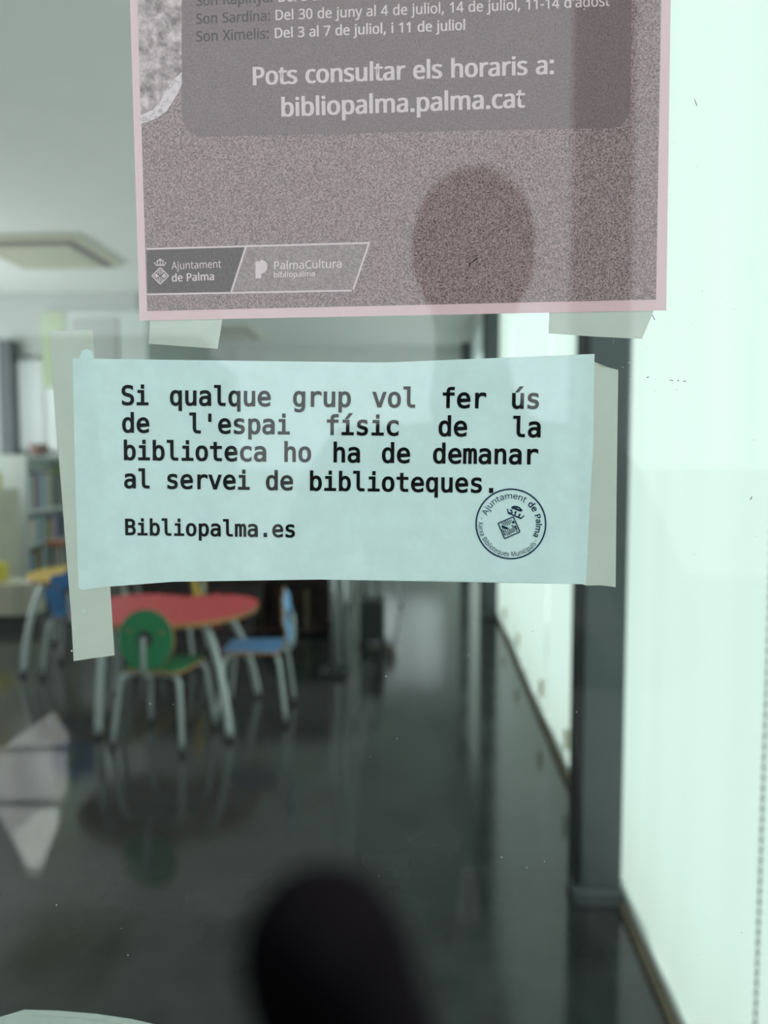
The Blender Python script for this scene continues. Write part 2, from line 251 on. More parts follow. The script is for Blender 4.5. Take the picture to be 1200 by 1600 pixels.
SANS_TXT = """
' 90 64 286,56 183,34 183,26 286
, 107 77 42,74 32,71 22,68 12,64 1,60 -10,56 -21,51 -32,47 -42,43 -52,16 -52,19 -41,22 -30,24 -19,27 -7,29 4,31 15,33 26,35 37,36 47,74 47
- 129 16 92,16 123,113 123,113 92
. 107 29 22,30 31,32 38,36 43,41 46,47 48,53 49,60 48,66 46,71 43,75 38,78 31,79 22,78 13,75 6,71 1,66 -3,60 -5,53 -6,47 -5,41 -3,36 1,32 6,30 13
0 229 210 144,209 121,207 100,204 81,200 64,195 49,188 35,179 23,170 14,158 6,145 0,131 -3,114 -4,94 -2,76 4,61 14,48 27,38 44,30 64,24 88,21 114,20 144,21 173,24 200,29 223,37 243,47 260,59 273,75 283,93 289,114 291,134 289,152 283,168 273,181 260,191 243,199 223,205 200,209 173/55 144,56 119,58 97,61 78,65 62,72 49,80 39,89 32,101 28,114 26,128 27,139 32,149 39,157 49,163 62,168 78,171 97,173 119,174 144,173 168,171 190,168 209,163 225,157 237,149 248,139 255,128 259,114 261,101 259,89 255,80 248,72 237,65 225,61 209,58 190,56 168
1 229 142 0,108 0,108 200,108 220,109 235,109 249,105 245,101 242,98 239,85 227,54 202,36 226,113 286,142 286
3 229 198 219,197 207,194 196,190 186,185 177,178 170,170 163,160 158,150 154,138 151,138 149,159 145,176 138,190 128,199 115,205 99,206 81,205 65,201 51,195 37,186 25,174 15,159 7,141 1,120 -3,97 -4,82 -4,68 -2,55 -1,42 2,30 6,18 12,18 45,30 39,43 34,57 31,71 28,84 26,97 26,120 27,139 32,153 41,162 52,168 66,170 82,169 93,165 103,160 111,153 118,144 123,133 128,120 130,105 132,89 133,62 133,62 163,90 163,105 164,118 166,129 170,139 175,147 181,153 189,158 197,161 207,162 217,160 230,155 241,148 249,137 256,124 259,109 261,100 260,90 259,82 258,74 255,66 253,59 249,52 245,44 241,37 237,20 261,31 268,43 275,58 281,73 286,91 289,109 290,136 288,159 281,176 270,188 256,195 239
4 229 221 65,180 65,180 0,146 0,146 65,8 65,8 95,143 288,180 288,180 97,221 97/146 187,146 206,146 222,147 237,148 250,146 250,144 245,141 240,138 234,135 228,132 223,129 219,43 97,146 97
7 229 55 0,172 254,18 254,18 286,210 286,210 259,93 0
: 107 29 22,30 31,32 38,36 43,41 46,47 48,53 49,60 48,66 46,71 43,75 38,78 31,79 22,78 13,75 6,71 1,66 -3,60 -5,53 -6,47 -5,41 -3,36 1,32 6,30 13/29 193,30 202,32 209,36 215,41 218,47 220,53 221,60 220,66 218,71 215,75 209,78 202,79 193,78 185,75 178,71 172,66 169,60 167,53 166,47 167,41 169,36 172,32 178,30 185
A 256 219 0,184 89,71 89,36 0,0 0,112 287,144 287,256 0/141 207,137 219,132 236,128 250,123 234,119 219,115 207,83 121,173 121
B 261 121 286,154 285,181 279,202 270,217 257,226 239,229 215,229 205,227 195,223 185,218 177,212 170,205 164,196 159,186 155,175 152,175 150,186 148,197 144,207 140,217 134,224 127,231 118,235 108,238 95,239 81,238 65,234 50,227 37,218 26,206 17,193 9,177 4,159 1,140 0,39 0,39 286/128 164,150 166,167 170,178 176,186 185,191 197,192 211,190 226,185 237,175 245,162 251,144 254,122 255,75 255,75 164/75 134,75 30,133 30,156 32,173 37,186 45,194 56,199 69,200 84,200 94,198 103,194 111,188 118,181 123,172 128,160 132,146 134,130 134
C 253 162 259,147 258,133 255,120 251,109 245,98 237,89 228,81 217,75 205,69 191,66 177,63 160,63 143,64 121,67 100,74 82,82 66,93 52,106 42,122 34,140 29,161 28,174 28,185 29,197 31,208 33,219 36,230 39,230 8,219 4,208 1,197 -1,185 -3,171 -4,156 -4,128 -2,104 4,83 14,65 28,50 45,39 65,31 89,26 115,24 144,25 165,28 184,33 203,40 220,49 235,60 249,72 261,87 272,103 280,121 286,141 289,162 290,177 290,191 288,204 286,218 283,230 278,241 273,227 243,217 247,208 250,197 254,186 256,174 258
D 293 268 146,266 116,260 89,250 65,237 45,220 29,199 16,176 7,149 2,119 0,39 0,39 286,127 286,155 285,180 279,202 270,222 258,238 242,251 223,261 201,266 175/230 145,229 169,225 189,218 207,208 222,196 234,181 244,163 250,144 254,122 255,75 255,75 31,114 31,149 34,178 44,201 60,217 82,227 110
M 364 165 0,71 251,69 251,70 245,70 238,71 231,71 222,71 213,72 203,72 194,72 184,72 174,72 0,39 0,39 286,92 286,180 52,182 52,272 286,325 286,325 0,289 0,289 176,289 185,289 195,289 204,290 213,290 222,291 230,292 251,290 251,195 0
P 243 115 286,149 284,176 276,196 264,211 248,219 227,222 202,221 190,220 179,216 168,212 158,205 148,197 139,187 131,176 124,162 119,146 115,128 112,108 111,75 111,75 0,39 0,39 286/111 255,75 255,75 142,104 142,121 143,136 145,149 148,160 153,169 159,176 167,181 176,184 187,185 200,183 217,177 231,167 242,153 249,135 254
R 249 118 286,140 285,160 282,177 277,191 270,202 261,211 250,217 237,221 222,222 205,221 191,218 178,214 167,208 157,200 149,192 143,183 137,174 132,165 128,243 0,201 0,132 118,75 118,75 0,39 0,39 286/116 255,75 255,75 149,118 149,139 150,156 155,169 163,178 173,183 187,185 203,184 215,182 225,177 233,172 240,164 246,155 250,144 253,131 254
S 220 201 77,200 60,196 46,189 33,179 22,168 13,153 6,137 0,119 -3,99 -4,89 -4,78 -3,68 -2,59 -1,50 0,42 2,34 4,27 7,20 10,20 44,31 40,43 36,56 32,71 30,86 28,101 27,114 28,126 30,136 33,145 37,152 43,158 49,162 56,164 64,165 73,165 82,163 90,159 97,154 103,147 109,139 115,127 120,114 126,98 132,86 137,75 142,66 147,57 152,49 158,43 165,37 172,32 179,29 188,26 197,25 207,24 217,25 232,29 245,36 256,44 266,55 275,68 281,82 286,98 289,115 290,131 290,145 288,159 286,171 283,183 279,194 274,183 243,173 247,162 251,151 254,139 257,127 258,115 259,103 258,93 256,85 253,77 249,71 245,67 239,63 232,61 225,61 217,61 208,63 200,67 193,71 187,78 181,86 176,96 170,109 165,123 159,139 153,153 146,166 139,176 132,185 123,192 114,197 103,200 91
X 235 233 0,192 0,117 124,40 0,2 0,97 149,8 286,48 286,118 174,188 286,227 286,138 150
a 225 115 219,139 217,159 211,174 201,184 188,190 169,192 146,192 0,167 0,160 30,158 30,152 23,146 17,139 11,132 6,125 2,117 0,108 -2,98 -4,86 -4,74 -3,62 -1,52 3,42 8,34 15,27 24,22 34,19 46,18 60,21 80,30 96,44 109,64 119,90 125,121 128,158 130,158 142,157 158,153 171,146 180,138 185,127 189,113 190,102 189,92 188,81 185,71 182,62 178,53 174,42 200,52 205,63 209,75 213,88 216,102 218/126 104,102 102,83 97,70 91,62 83,57 72,55 59,56 48,60 40,66 33,74 28,83 25,94 24,111 26,126 31,140 39,150 51,156 67,158 86,158 105
b 247 69 231,69 222,69 213,69 205,68 198,68 192,67 186,69 186,76 195,85 203,95 209,106 214,120 217,136 219,161 215,182 206,200 191,214 169,222 141,225 107,223 84,220 64,214 46,205 31,195 18,182 8,168 2,153 -3,136 -4,120 -3,106 0,95 5,85 12,76 19,69 27,67 27,59 0,34 0,34 305,69 305/130 189,116 188,104 185,94 181,86 174,80 165,75 154,72 141,70 126,69 109,69 107,71 83,75 62,82 46,94 35,110 28,131 25,148 28,163 35,174 47,182 63,186 83,188 108,186 133,182 153,174 169,163 180,148 187
c 192 120 -4,102 -3,85 1,70 8,56 17,44 29,35 44,28 62,23 82,22 106,24 131,28 153,35 171,45 186,57 198,71 207,87 214,104 218,123 219,134 219,144 217,154 216,164 213,172 210,179 207,168 178,162 180,154 183,146 185,138 187,130 188,122 188,108 187,96 184,86 179,78 172,71 163,65 152,62 139,59 124,59 107,59 90,62 76,65 63,71 52,77 43,86 36,96 31,107 27,120 26,131 27,142 28,151 30,160 33,168 36,176 39,176 8,168 4,160 1,152 -1,142 -3,132 -4
d 247 110 -4,85 -1,64 8,46 24,33 45,25 73,22 107,25 141,33 169,46 191,64 206,86 216,111 219,121 218,131 217,140 215,148 212,155 208,162 203,167 198,173 193,177 187,180 187,178 203,178 209,177 214,177 219,177 305,213 305,213 0,184 0,179 29,177 29,173 23,167 17,162 12,155 8,148 4,140 0,131 -2,121 -4/116 25,136 27,152 34,164 44,171 58,176 77,178 100,178 107,176 131,172 152,164 168,153 180,137 187,115 190,98 187,84 180,73 167,65 150,60 130,59 106,60 83,65 63,73 47,84 35,98 28
e 226 117 219,135 218,150 214,165 207,177 198,187 186,195 173,201 158,205 141,206 122,206 101,59 101,61 78,67 60,77 45,91 35,107 28,127 26,140 26,152 28,163 30,174 33,185 36,196 41,196 10,185 6,174 2,164 -1,152 -2,140 -4,126 -4,106 -3,88 2,72 8,57 18,45 30,35 46,28 63,24 83,22 106,23 128,27 148,34 166,43 182,54 195,67 205,82 213,99 217/117 190,101 188,88 183,77 174,68 162,63 147,59 129,169 129,168 140,166 151,163 161,159 169,153 176,146 182,138 187,128 189
g 247 110 219,124 218,137 215,149 211,159 205,169 196,178 186,180 186,184 215,213 215,213 -4,211 -23,208 -40,202 -55,194 -67,183 -78,170 -86,155 -92,137 -95,116 -96,101 -96,87 -95,74 -93,61 -90,50 -87,39 -83,39 -50,50 -55,62 -59,75 -63,89 -65,103 -66,118 -67,135 -65,150 -60,162 -51,171 -39,176 -24,178 -6,178 2,178 16,179 28,177 28,169 18,160 10,149 4,138 0,125 -3,111 -4,85 -1,63 9,46 25,32 47,25 75,22 107,25 139,32 166,46 189,63 205,85 216/115 189,104 188,93 185,84 180,77 172,70 163,65 152,61 138,59 123,59 107,60 82,65 62,73 46,84 34,99 27,116 25,126 25,136 27,144 29,151 32,158 37,163 42,168 49,172 57,174 65,176 75,178 86,178 99,178 107,177 125,175 141,171 154,166 165,159 174,151 181,141 186,129 188
h 248 69 215,69 210,69 205,69 200,67 185,70 185,75 192,80 198,87 204,94 208,102 212,110 215,119 217,128 218,137 219,153 218,168 215,180 210,191 204,200 195,206 185,211 172,214 157,215 140,215 0,180 0,180 138,179 153,175 166,169 176,160 184,147 188,132 189,117 188,105 185,95 180,86 173,80 164,75 154,72 141,70 127,69 111,69 0,34 0,34 305,69 305
i 103 69 215,69 0,34 0,34 215/52 296,57 295,62 293,66 290,70 286,72 280,73 273,72 266,70 261,66 256,62 253,57 251,52 251,47 251,42 253,37 256,34 261,32 266,31 273,32 280,34 286,37 290,42 293,47 295
j 103 9 -96,2 -96,-3 -96,-9 -95,-14 -94,-18 -93,-22 -91,-22 -63,-10 -66,-5 -66,-1 -67,4 -67,12 -66,20 -64,26 -60,30 -54,33 -45,34 -33,34 215,69 215,69 -32,69 -45,67 -56,63 -67,58 -75,51 -83,43 -89,34 -93,22 -95/31 273,32 280,34 286,37 290,42 293,47 295,52 296,57 295,62 293,66 290,70 286,72 280,73 273,72 266,70 261,66 256,62 253,57 251,52 251,47 251,42 253,37 256,34 261,32 266
l 103 69 0,34 0,34 305,69 305
m 375 270 219,292 217,310 211,324 200,334 185,340 165,342 140,342 0,308 0,308 138,306 154,303 166,297 176,289 184,277 188,264 189,245 187,230 181,219 171,212 157,207 140,206 119,206 0,171 0,171 138,170 149,169 158,166 167,162 174,157 179,152 184,145 187,136 189,127 189,113 188,102 185,93 180,85 173,79 165,75 154,72 142,70 127,69 111,69 0,34 0,34 215,63 215,68 186,70 186,75 193,80 199,86 204,93 209,100 212,108 215,116 217,125 219,133 219,149 218,163 215,175 210,185 203,193 194,199 183,201 183,209 194,219 203,230 210,243 215,256 218
n 248 138 219,161 217,180 211,196 200,207 185,213 165,215 140,215 0,180 0,180 138,179 153,175 166,169 176,160 184,147 188,132 189,111 187,95 180,83 169,75 154,71 135,69 111,69 0,34 0,34 215,63 215,68 186,70 186,75 193,81 199,88 204,95 209,103 212,111 215,120 217,129 219
o 243 221 108,220 91,218 75,214 60,209 47,202 36,194 25,185 16,174 9,162 3,149 -1,135 -3,121 -4,107 -3,94 -1,81 3,70 9,59 16,50 25,42 36,35 47,29 60,25 75,23 91,22 108,23 130,27 151,34 168,43 183,55 196,69 206,84 213,102 217,122 219,141 217,158 213,173 206,187 196,199 183,208 168,215 151,220 130/59 108,59 92,61 77,65 64,70 52,77 43,86 35,96 30,108 26,121 25,135 26,147 30,157 35,166 43,173 52,178 64,182 77,184 92,184 108,184 124,181 139,178 152,172 163,165 172,157 179,147 185,135 188,121 189,101 187,85 180,73 168,65 151,60 131
p 247 136 219,161 216,182 207,200 191,214 170,222 142,225 108,223 85,220 64,214 46,205 31,195 18,183 9,169 2,153 -3,136 -4,125 -4,116 -2,107 0,99 4,91 7,85 12,79 17,74 22,69 27,67 27,69 10,69 3,69 -3,69 -8,69 -96,34 -96,34 215,63 215,68 186,69 186,74 192,79 197,85 202,91 207,98 211,106 215,115 217,125 218/130 189,116 188,105 186,95 181,87 175,81 166,76 156,72 144,70 131,69 115,69 108,70 91,72 76,75 63,80 52,86 42,94 35,104 30,116 26,131 25,143 26,154 30,163 36,171 44,177 54,182 66,185 79,187 93,188 108,186 131,182 151,174 167,163 179,148 187
q 247 177 -4,178 12,178 19,179 24,179 29,177 29,170 20,161 12,151 6,139 0,126 -3,109 -4,85 -1,64 8,46 24,33 45,25 73,22 107,23 130,27 151,33 169,42 184,52 197,65 206,79 213,94 218,111 219,126 218,140 215,152 209,162 202,170 195,178 186,179 186,184 215,213 215,213 -96,177 -96/116 25,130 26,142 29,152 33,160 40,166 48,171 58,175 70,177 84,178 99,178 107,176 132,172 152,164 169,153 180,136 187,115 190,98 187,84 180,73 167,65 150,60 130,59 106,60 83,65 63,73 47,84 35,98 28
r 166 134 219,147 218,152 218,156 217,160 217,155 184,144 186,140 186,136 187,132 187,124 186,116 185,108 182,101 178,94 173,88 167,83 160,78 153,74 144,72 135,70 125,69 115,69 0,34 0,34 215,63 215,67 176,69 176,73 183,79 191,85 197,92 204,99 209,107 213,116 216,125 218
s 192 174 59,173 46,169 35,164 24,156 16,146 9,134 3,120 -1,105 -3,88 -4,74 -4,61 -2,50 0,39 2,30 6,21 10,21 42,30 38,40 34,52 30,64 27,77 25,89 24,105 25,118 28,128 33,135 39,139 47,140 56,139 61,138 66,136 71,132 75,127 79,120 83,111 88,100 93,87 98,74 103,62 109,51 114,42 120,35 126,28 133,24 141,21 151,20 162,23 179,30 193,43 204,59 212,79 217,101 219,114 219,126 217,138 215,149 212,159 209,170 204,158 176,148 180,139 183,129 186,119 188,109 190,99 190,85 189,74 187,66 183,59 178,55 171,54 164,55 158,56 153,59 149,64 145,69 141,77 137,86 133,97 128,109 123,122 118,134 113,144 107,153 102,161 95,166 88,171 80,173 70
t 145 106 25,111 25,117 25,122 26,128 27,132 28,136 29,136 2,132 1,126 -1,120 -2,113 -3,106 -4,100 -4,89 -3,79 -1,69 2,60 7,52 13,46 22,41 33,38 46,37 63,37 188,6 188,6 204,37 219,51 264,72 264,72 215,134 215,134 188,72 188,72 63,73 51,76 42,82 34,88 29,97 26
u 248 214 215,214 0,185 0,180 28,178 28,173 21,167 15,160 10,153 6,145 2,137 -1,128 -2,119 -4,110 -4,94 -3,79 0,67 4,56 11,47 19,40 30,36 42,33 57,32 74,32 215,67 215,67 77,69 61,73 48,79 38,88 31,100 27,115 25,130 26,143 29,153 34,161 41,168 50,173 61,176 73,178 87,178 103,178 215
x 212 85 110,11 215,51 215,106 134,161 215,201 215,127 110,205 0,165 0,106 86,47 0,7 0
y 204 0 215,38 215,85 93,92 72,94 65,96 59,98 52,100 46,101 40,103 34,104 34,106 41,109 50,112 60,115 71,119 82,123 93,166 215,204 215,112 -30,107 -42,101 -54,94 -65,87 -74,78 -82,69 -88,59 -93,47 -95,34 -96,28 -96,22 -96,17 -95,4 -93,4 -65,15 -67,19 -67,24 -67,28 -67,36 -67,43 -65,50 -63,55 -59,60 -55,65 -50,69 -43,73 -37,76 -29,87 -1
"""
def load_font(txt):
    d = {}
    for line in txt.strip('\n').split('\n'):
        ch, a, r = line.split(' ', 2)
        d[ch] = (int(a), [[tuple(map(int, p.split())) for p in q.split(',')] for q in r.split('/')])
    return d
MONO = load_font(MONO_TXT); SANS = load_font(SANS_TXT)
def width(s, font, track=0): return sum((font[c][0] if c in font else 130) + track for c in s)
def glyph_mesh(polys, bold):
    """polys: list of closed outlines in the plane; filled with holes kept"""
    c = bpy.data.curves.new('outline', 'CURVE'); c.dimensions = '2D'; c.fill_mode = 'BOTH'; c.offset = bold
    for q in polys:
        sp = c.splines.new('POLY'); sp.points.add(len(q) - 1)
        for p, xy in zip(sp.points, q): p.co = (xy[0], xy[1], 0, 1)
        sp.use_cyclic_u = True
    o = bpy.data.objects.new('outline', c); COL.objects.link(o)
    bpy.context.view_layer.update()
    me = bpy.data.meshes.new_from_object(o.evaluated_get(bpy.context.evaluated_depsgraph_get()))
    bpy.data.objects.remove(o); bpy.data.curves.remove(c)
    return me
def heavy_mesh(polys, bold, half):
    if bold <= 4: return glyph_mesh(polys, bold)
    m1 = glyph_mesh(polys[:half], 4); m2 = glyph_mesh(polys[half:], 4)      # two strokes side by side make the heavy weight
    
    for v in m2.vertices: v.co.z = 1.0
    bm = bmesh.new(); bm.from_mesh(m1); bm.from_mesh(m2); bm.to_mesh(m1); bm.free(); bpy.data.meshes.remove(m2)
    return m1
def place_mesh(me, name, fn, m, parent):
    for v in me.vertices: v.co = fn(v.co.x, v.co.y) + Vector((0, v.co.z * 2e-5, 0))
    me.materials.clear(); me.materials.append(m)
    o = bpy.data.objects.new(name, me); COL.objects.link(o); o.parent = parent
    return o
def layout(items, font, track=0):
    """items: list of (string, x offset in font units)"""
    polys = []
    for s, x in items:
        for ch in s:
            if ch in font:
                polys += [[(px + x, py) for px, py in q] for q in font[ch][1]]
                x += font[ch][0] + track
            else: x += (font['a'][0] if font is MONO else 130) + track
    return polys
def text_line(name, s, font, p0, p1, y, m, parent, bold=0, hscale=1.0):
    """one line from pixel p0 to pixel p1 (baseline ends) on the plane at y"""
    a = at_y(*p0, y); b = at_y(*p1, y); d = b - a
    wd = width(s, font); k = d.length / wd; d.normalize(); up = Vector((-d.z, 0, d.x)) * 1.0
    polys = layout([(s, 0)], font)
    if bold > 4: polys = [[(x + sh, z) for x, z in q] for sh in (4 - bold, bold - 4) for q in polys]
    me = heavy_mesh(polys, bold, len(polys) // 2)
    return place_mesh(me, name, lambda x, z: a + d * (x * k) + up * (z * k * hscale), m, parent)

# ================================================================== the setting
CEIL = 3.30
XG = 0.625                                   # plane of the blinds on the right
XP = 0.466                                   # inner face of the facade posts
YF0, YF1 = 0.297, 0.3066                     # the front pane
YE = 13.0                                    # end of the room
struct(MB().box(-6.0, 0.9, YF0 - .05, YE + .2, -.12, 0).build('floor', M['floor']))
struct(MB().box(-6.2, 0.95, YF0 - .05, YE + .2, CEIL, CEIL + .2).build('ceiling', M['ceiling']))
struct(MB().box(-6.2, -6.0, YF0 - .05, YE + .2, 0, CEIL).build('wall_left', M['wall']))
struct(MB().box(-6.0, -1.26, YF0 - .08, YF0 + .08, 0, CEIL).build('wall_front', M['wall']))
EX0, EX1, EZ0, EZ1 = -1.0, .30, .90, 2.50
b = MB(); b.box(-3.30, EX0, YE, YE + .2, 0, CEIL); b.box(EX1, .9, YE, YE + .2, 0, CEIL); b.box(EX0, EX1, YE, YE + .2, 0, EZ0); b.box(EX0, EX1, YE, YE + .2, EZ1, CEIL)
struct(b.build('wall_end', M['wall']))
win = struct(MB().box(EX0, EX1, YE + .095, YE + .105, EZ0, EZ1).build('added_window', M['clear']))  # unseen end window, added to light the far ceiling
b = MB()
for x in (EX0, (EX0 + EX1) / 2 - .025, EX1 - .05): b.box(x, x + .05, YE + .07, YE + .13, EZ0, EZ1)
b.box(EX0, EX1, YE + .07, YE + .13, EZ0, EZ0 + .05); b.box(EX0, EX1, YE + .07, YE + .13, EZ1 - .05, EZ1)
b.build('window_frame', M['post'], win)
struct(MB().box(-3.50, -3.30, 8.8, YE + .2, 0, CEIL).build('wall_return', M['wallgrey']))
struct(MB().box(XG - .02, XG + .30, YF1 + .12, YE, CEIL - .20, CEIL).build('wall_right', M['wall']))
# back wall of the left bay with its window opening
WX0, WX1, WZ0, WZ1 = -4.85, -3.55, 1.48, 2.60
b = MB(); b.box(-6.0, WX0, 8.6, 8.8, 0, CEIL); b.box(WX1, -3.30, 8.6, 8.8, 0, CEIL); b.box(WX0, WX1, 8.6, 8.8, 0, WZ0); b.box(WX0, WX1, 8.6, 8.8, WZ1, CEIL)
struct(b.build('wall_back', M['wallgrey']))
win = MB().box(WX0, WX1, 8.695, 8.705, WZ0, WZ1).build('window_2', M['clear']); struct(win)
b = MB()
for x in (WX0, -4.20, WX1 - .05): b.box(x, x + .05, 8.67, 8.73, WZ0, WZ1)
b.box(WX0, WX1, 8.67, 8.73, WZ0, WZ0 + .05); b.box(WX0, WX1, 8.67, 8.73, WZ1 - .05, WZ1)
b.build('window_frame', M['post'], win)
struct(MB().box(-4.83, -4.69, 8.45, 8.60, 1.0, 2.75).build('trim_4', M['post']))
# the glazed front through which the room is seen
g = struct(MB().box(-1.20, .60, YF0, YF1, .05, 2.60).build('window_1', M['glass']))
b = MB(); b.box(-1.26, -1.20, YF0 - .03, YF1 + .05, 0, 2.66); b.box(.60, .66, YF0 - .03, YF1 + .05, 0, 2.66)
b.box(-1.20, .60, YF0 - .03, YF1 + .05, 2.60, 2.66); b.box(-1.20, .60, YF0 - .03, YF1 + .05, 0, .05)
b.build('window_frame', M['post'], g)
struct(MB().box(-1.26, .66, YF0 - .03, YF1 + .05, 2.66, CEIL).build('trim_1', M['wall']))
# dark posts standing along the right side
post_y = [2.385 + 4.42 * k for k in range(3)]
for k, y in enumerate(post_y):
    p = struct(MB().box(XP + .018, XG - .012, y, y + .12, 0, CEIL - .2, bevel=.006).build('trim_%d' % (5 + k), M['post']))
    MB().box(XP, XP + .018, y + .004, y + .116, 0, CEIL - .2).build('edge_gasket', M['black'], p)
    MB().box(XP - .004, XG - .012, y - .03, y + .12, 0, .055, bevel=.008).build('foot_plate', M['post'], p)
struct(MB().box(XG - .025, XG + .03, YF1 + .06, YE, 0, .022).build('trim_2', M['brown']))
struct(MB().box(.90, .96, YF0, YE, 0, .10).build('baseboard_right', M['post']))

tag(MB().box(EX0 - .04, EX1 + .04, YE - .035, YE - .030, EZ0 - .05, EZ1 + .05).build('window_blind', M['windowblind']), 'white blind on the added unseen end window, only its reflection shows on the floor', 'blind')  # added to dim the made-up end window
# roller blinds between the posts
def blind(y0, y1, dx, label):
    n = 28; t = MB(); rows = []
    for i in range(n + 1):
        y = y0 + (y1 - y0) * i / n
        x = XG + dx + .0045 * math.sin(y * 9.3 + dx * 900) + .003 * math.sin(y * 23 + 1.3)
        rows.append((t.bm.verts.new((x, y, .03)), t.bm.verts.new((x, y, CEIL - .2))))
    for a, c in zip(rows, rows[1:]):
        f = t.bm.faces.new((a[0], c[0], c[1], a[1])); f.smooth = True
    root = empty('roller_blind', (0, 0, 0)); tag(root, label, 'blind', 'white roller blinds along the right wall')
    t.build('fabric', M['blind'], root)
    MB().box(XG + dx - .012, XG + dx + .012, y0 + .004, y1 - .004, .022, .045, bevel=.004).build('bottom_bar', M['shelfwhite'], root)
    return root
edges = [.42, 1.375, 2.475, 3.30, 4.05, 5.15, 6.05, 6.89, 8.0, 9.1, 10.2, 11.31, 12.1, 12.95]
where = ['nearest white roller blind filling the right edge, in front of the dark post', 'second white roller blind from the glass, ending behind the nearest dark post',
         'third white roller blind, first beyond the nearest dark post', 'fourth white roller blind, second beyond the nearest dark post', 'fifth white roller blind, third beyond the nearest dark post',
         'sixth white roller blind, fourth beyond the nearest dark post', 'seventh white roller blind, meeting the second dark post', 'first white roller blind beyond the second dark post', 'second white roller blind beyond the second dark post',
         'third white roller blind beyond the second dark post', 'white roller blind meeting the third dark post', 'first white roller blind beyond the third dark post', 'farthest white roller blind at the end of the right side']
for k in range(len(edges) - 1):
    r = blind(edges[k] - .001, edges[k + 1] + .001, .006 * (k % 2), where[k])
    y = edges[k + 1]
    if k == 0:                                # beaded chain beside the near panel
        b = MB()
        for z in range(70):
            m4 = Matrix.Translation((XG - .030, y - .01, .25 + z * .019)); bmesh.ops.create_icosphere(b.bm, subdivisions=1, radius=.0048, matrix=m4)
        b.tube([(XG - .030, y - .01, .24), (XG - .030, y - .01, 1.60)], .0016, n=6)
        b.build('beaded_chain', M['chrome'], r)
    elif k in (2, 3, 4, 5):
        MB().box(XG - .034, XG - .014, y - .018, y + .018, .15, .24, bevel=.006).build('chain_holder', M['cassette'], r)['label'] = 'cream chain holder'

# ceiling cassettes
def cassette(x, y, label):
    r = empty('air_conditioner', (x, y, CEIL)); tag(r, label, 'air conditioner')
    MB().box(-.5, .5, -.5, .5, -.045, 0, bevel=.015).build('panel_frame', M['cassette'], r)
    MB().box(-.43, .43, -.43, .43, -.052, -.030).build('air_slot', M['black'], r)
    MB().box(-.375, .375, -.375, .375, -.085, -.040, bevel=.03).build('grille', M['cassettegrille'], r)
cassette(-3.44, 6.88, 'cream square ceiling cassette at left beside the pink poster')
cassette(-3.05 + .03, 11.3, 'small distant ceiling cassette seen just below the pink poster')

# noticeboard high on the back wall
a = at_y(66, 488, 8.59); c = at_y(232, 605, 8.59)
r = empty('notice_board', (0, 0, 0)); tag(r, 'pale green board high on the back wall above the left tape', 'board')
MB().box(a.x, c.x, 8.565, 8.6, c.z, a.z).build('board_panel', M['shelfwhite'], r)
MB().box(a.x, a.x + .27, 8.55, 8.565, c.z, a.z).build('green_strip', M['greenboard'], r)
p0 = at_y(112, 498, 8.55); p1 = at_y(184, 600, 8.55)
MB().box(p0.x, p1.x, 8.545, 8.565, p1.z, p0.z).build('picture', M['wallgrey'], r)
# blinds of the back window
for x0, x1, lb in ((-4.70, -4.44, 'white blind left of the bright gap in the back window'), (-4.29, -3.56, 'white blind right of the bright gap in the back window')):
    tag(MB().box(x0, x1, 8.640, 8.643, WZ0 - .03, WZ1 + .02).build('window_blind', M['windowblind']), lb, 'blind')

# ================================================================== children's furniture
def disc(r, n=40, lobes=0, amp=0.0, sx=1, sy=1, ph=0):
    return [((r * (1 + amp * math.cos(lobes * t + ph))) * math.cos(t) * sx, (r * (1 + amp * math.cos(lobes * t + ph))) * math.sin(t) * sy) for t in [2 * math.pi * i / n for i in range(n)]]
def rrect(w, d, r, n=5):
    out = []
    for cx, cy, a0 in ((w - r, d - r, 0), (-w + r, d - r, 90), (-w + r, -d + r, 180), (w - r, -d + r, 270)):
        for i in range(n + 1):
            t = R(a0 + 90 * i / n); out.append((cx + r * math.cos(t), cy + r * math.sin(t)))
    return out
def make_chair(colour, shape, label, loc, rz):
    r = empty('child_chair', loc, R(rz)); tag(r, label, 'chair', "children's chairs around the low tables")
    MB().prism(rrect(.155, .155, .04), (0, .01, .372), (1, 0, 0), (0, 1, 0), (0, 0, 1), .014, 0, 1).build('seat', [M[colour], M['ply']], r)
    out = disc(.145, 48) if shape == 'round' else disc(.150, 64, 8, .09)
    br = MB().prism(out, (0, -.178, .545), (1, 0, 0), (0, .10, .995), (0, .995, -.10), .013, 0, 1).build('backrest', [M[colour], M['ply']], r)
    MB().prism(disc(.040, 24), (0, -.184, .55), (1, 0, 0), (0, .10, .995), (0, .995, -.10), .0045).build('hub', M['rubber'], br)
    for sx in (-.085, .085):
        MB().prism(disc(.008, 12), (sx, -.1815, .585), (1, 0, 0), (0, .10, .995), (0, .995, -.10), .004).build('screw_cap', M['ply'], br)
    MB().tube([(0, -.02, .360), (0, -.13, .358), (0, -.185, .375), (0, -.203, .43), (0, -.199, .56)], .0125).build('back_post', M['tube'], r)
    for sx, sy in ((1, 1), (-1, 1), (1, -1), (-1, -1)):
        lg = MB().tube([(.02 * sx, .08 * sy, .360), (.12 * sx, .125 * sy, .358), (.150 * sx, .142 * sy, .335), (.163 * sx, .155 * sy, .26), (.185 * sx, .185 * sy, .012)], .0125).build('leg', M['tube'], r)
        MB().tube([(.1845 * sx, .1845 * sy, .030), (.187 * sx, .187 * sy, 0)], .0145, smooth=0).build('foot_cap', M['rubber'], lg)
    return r
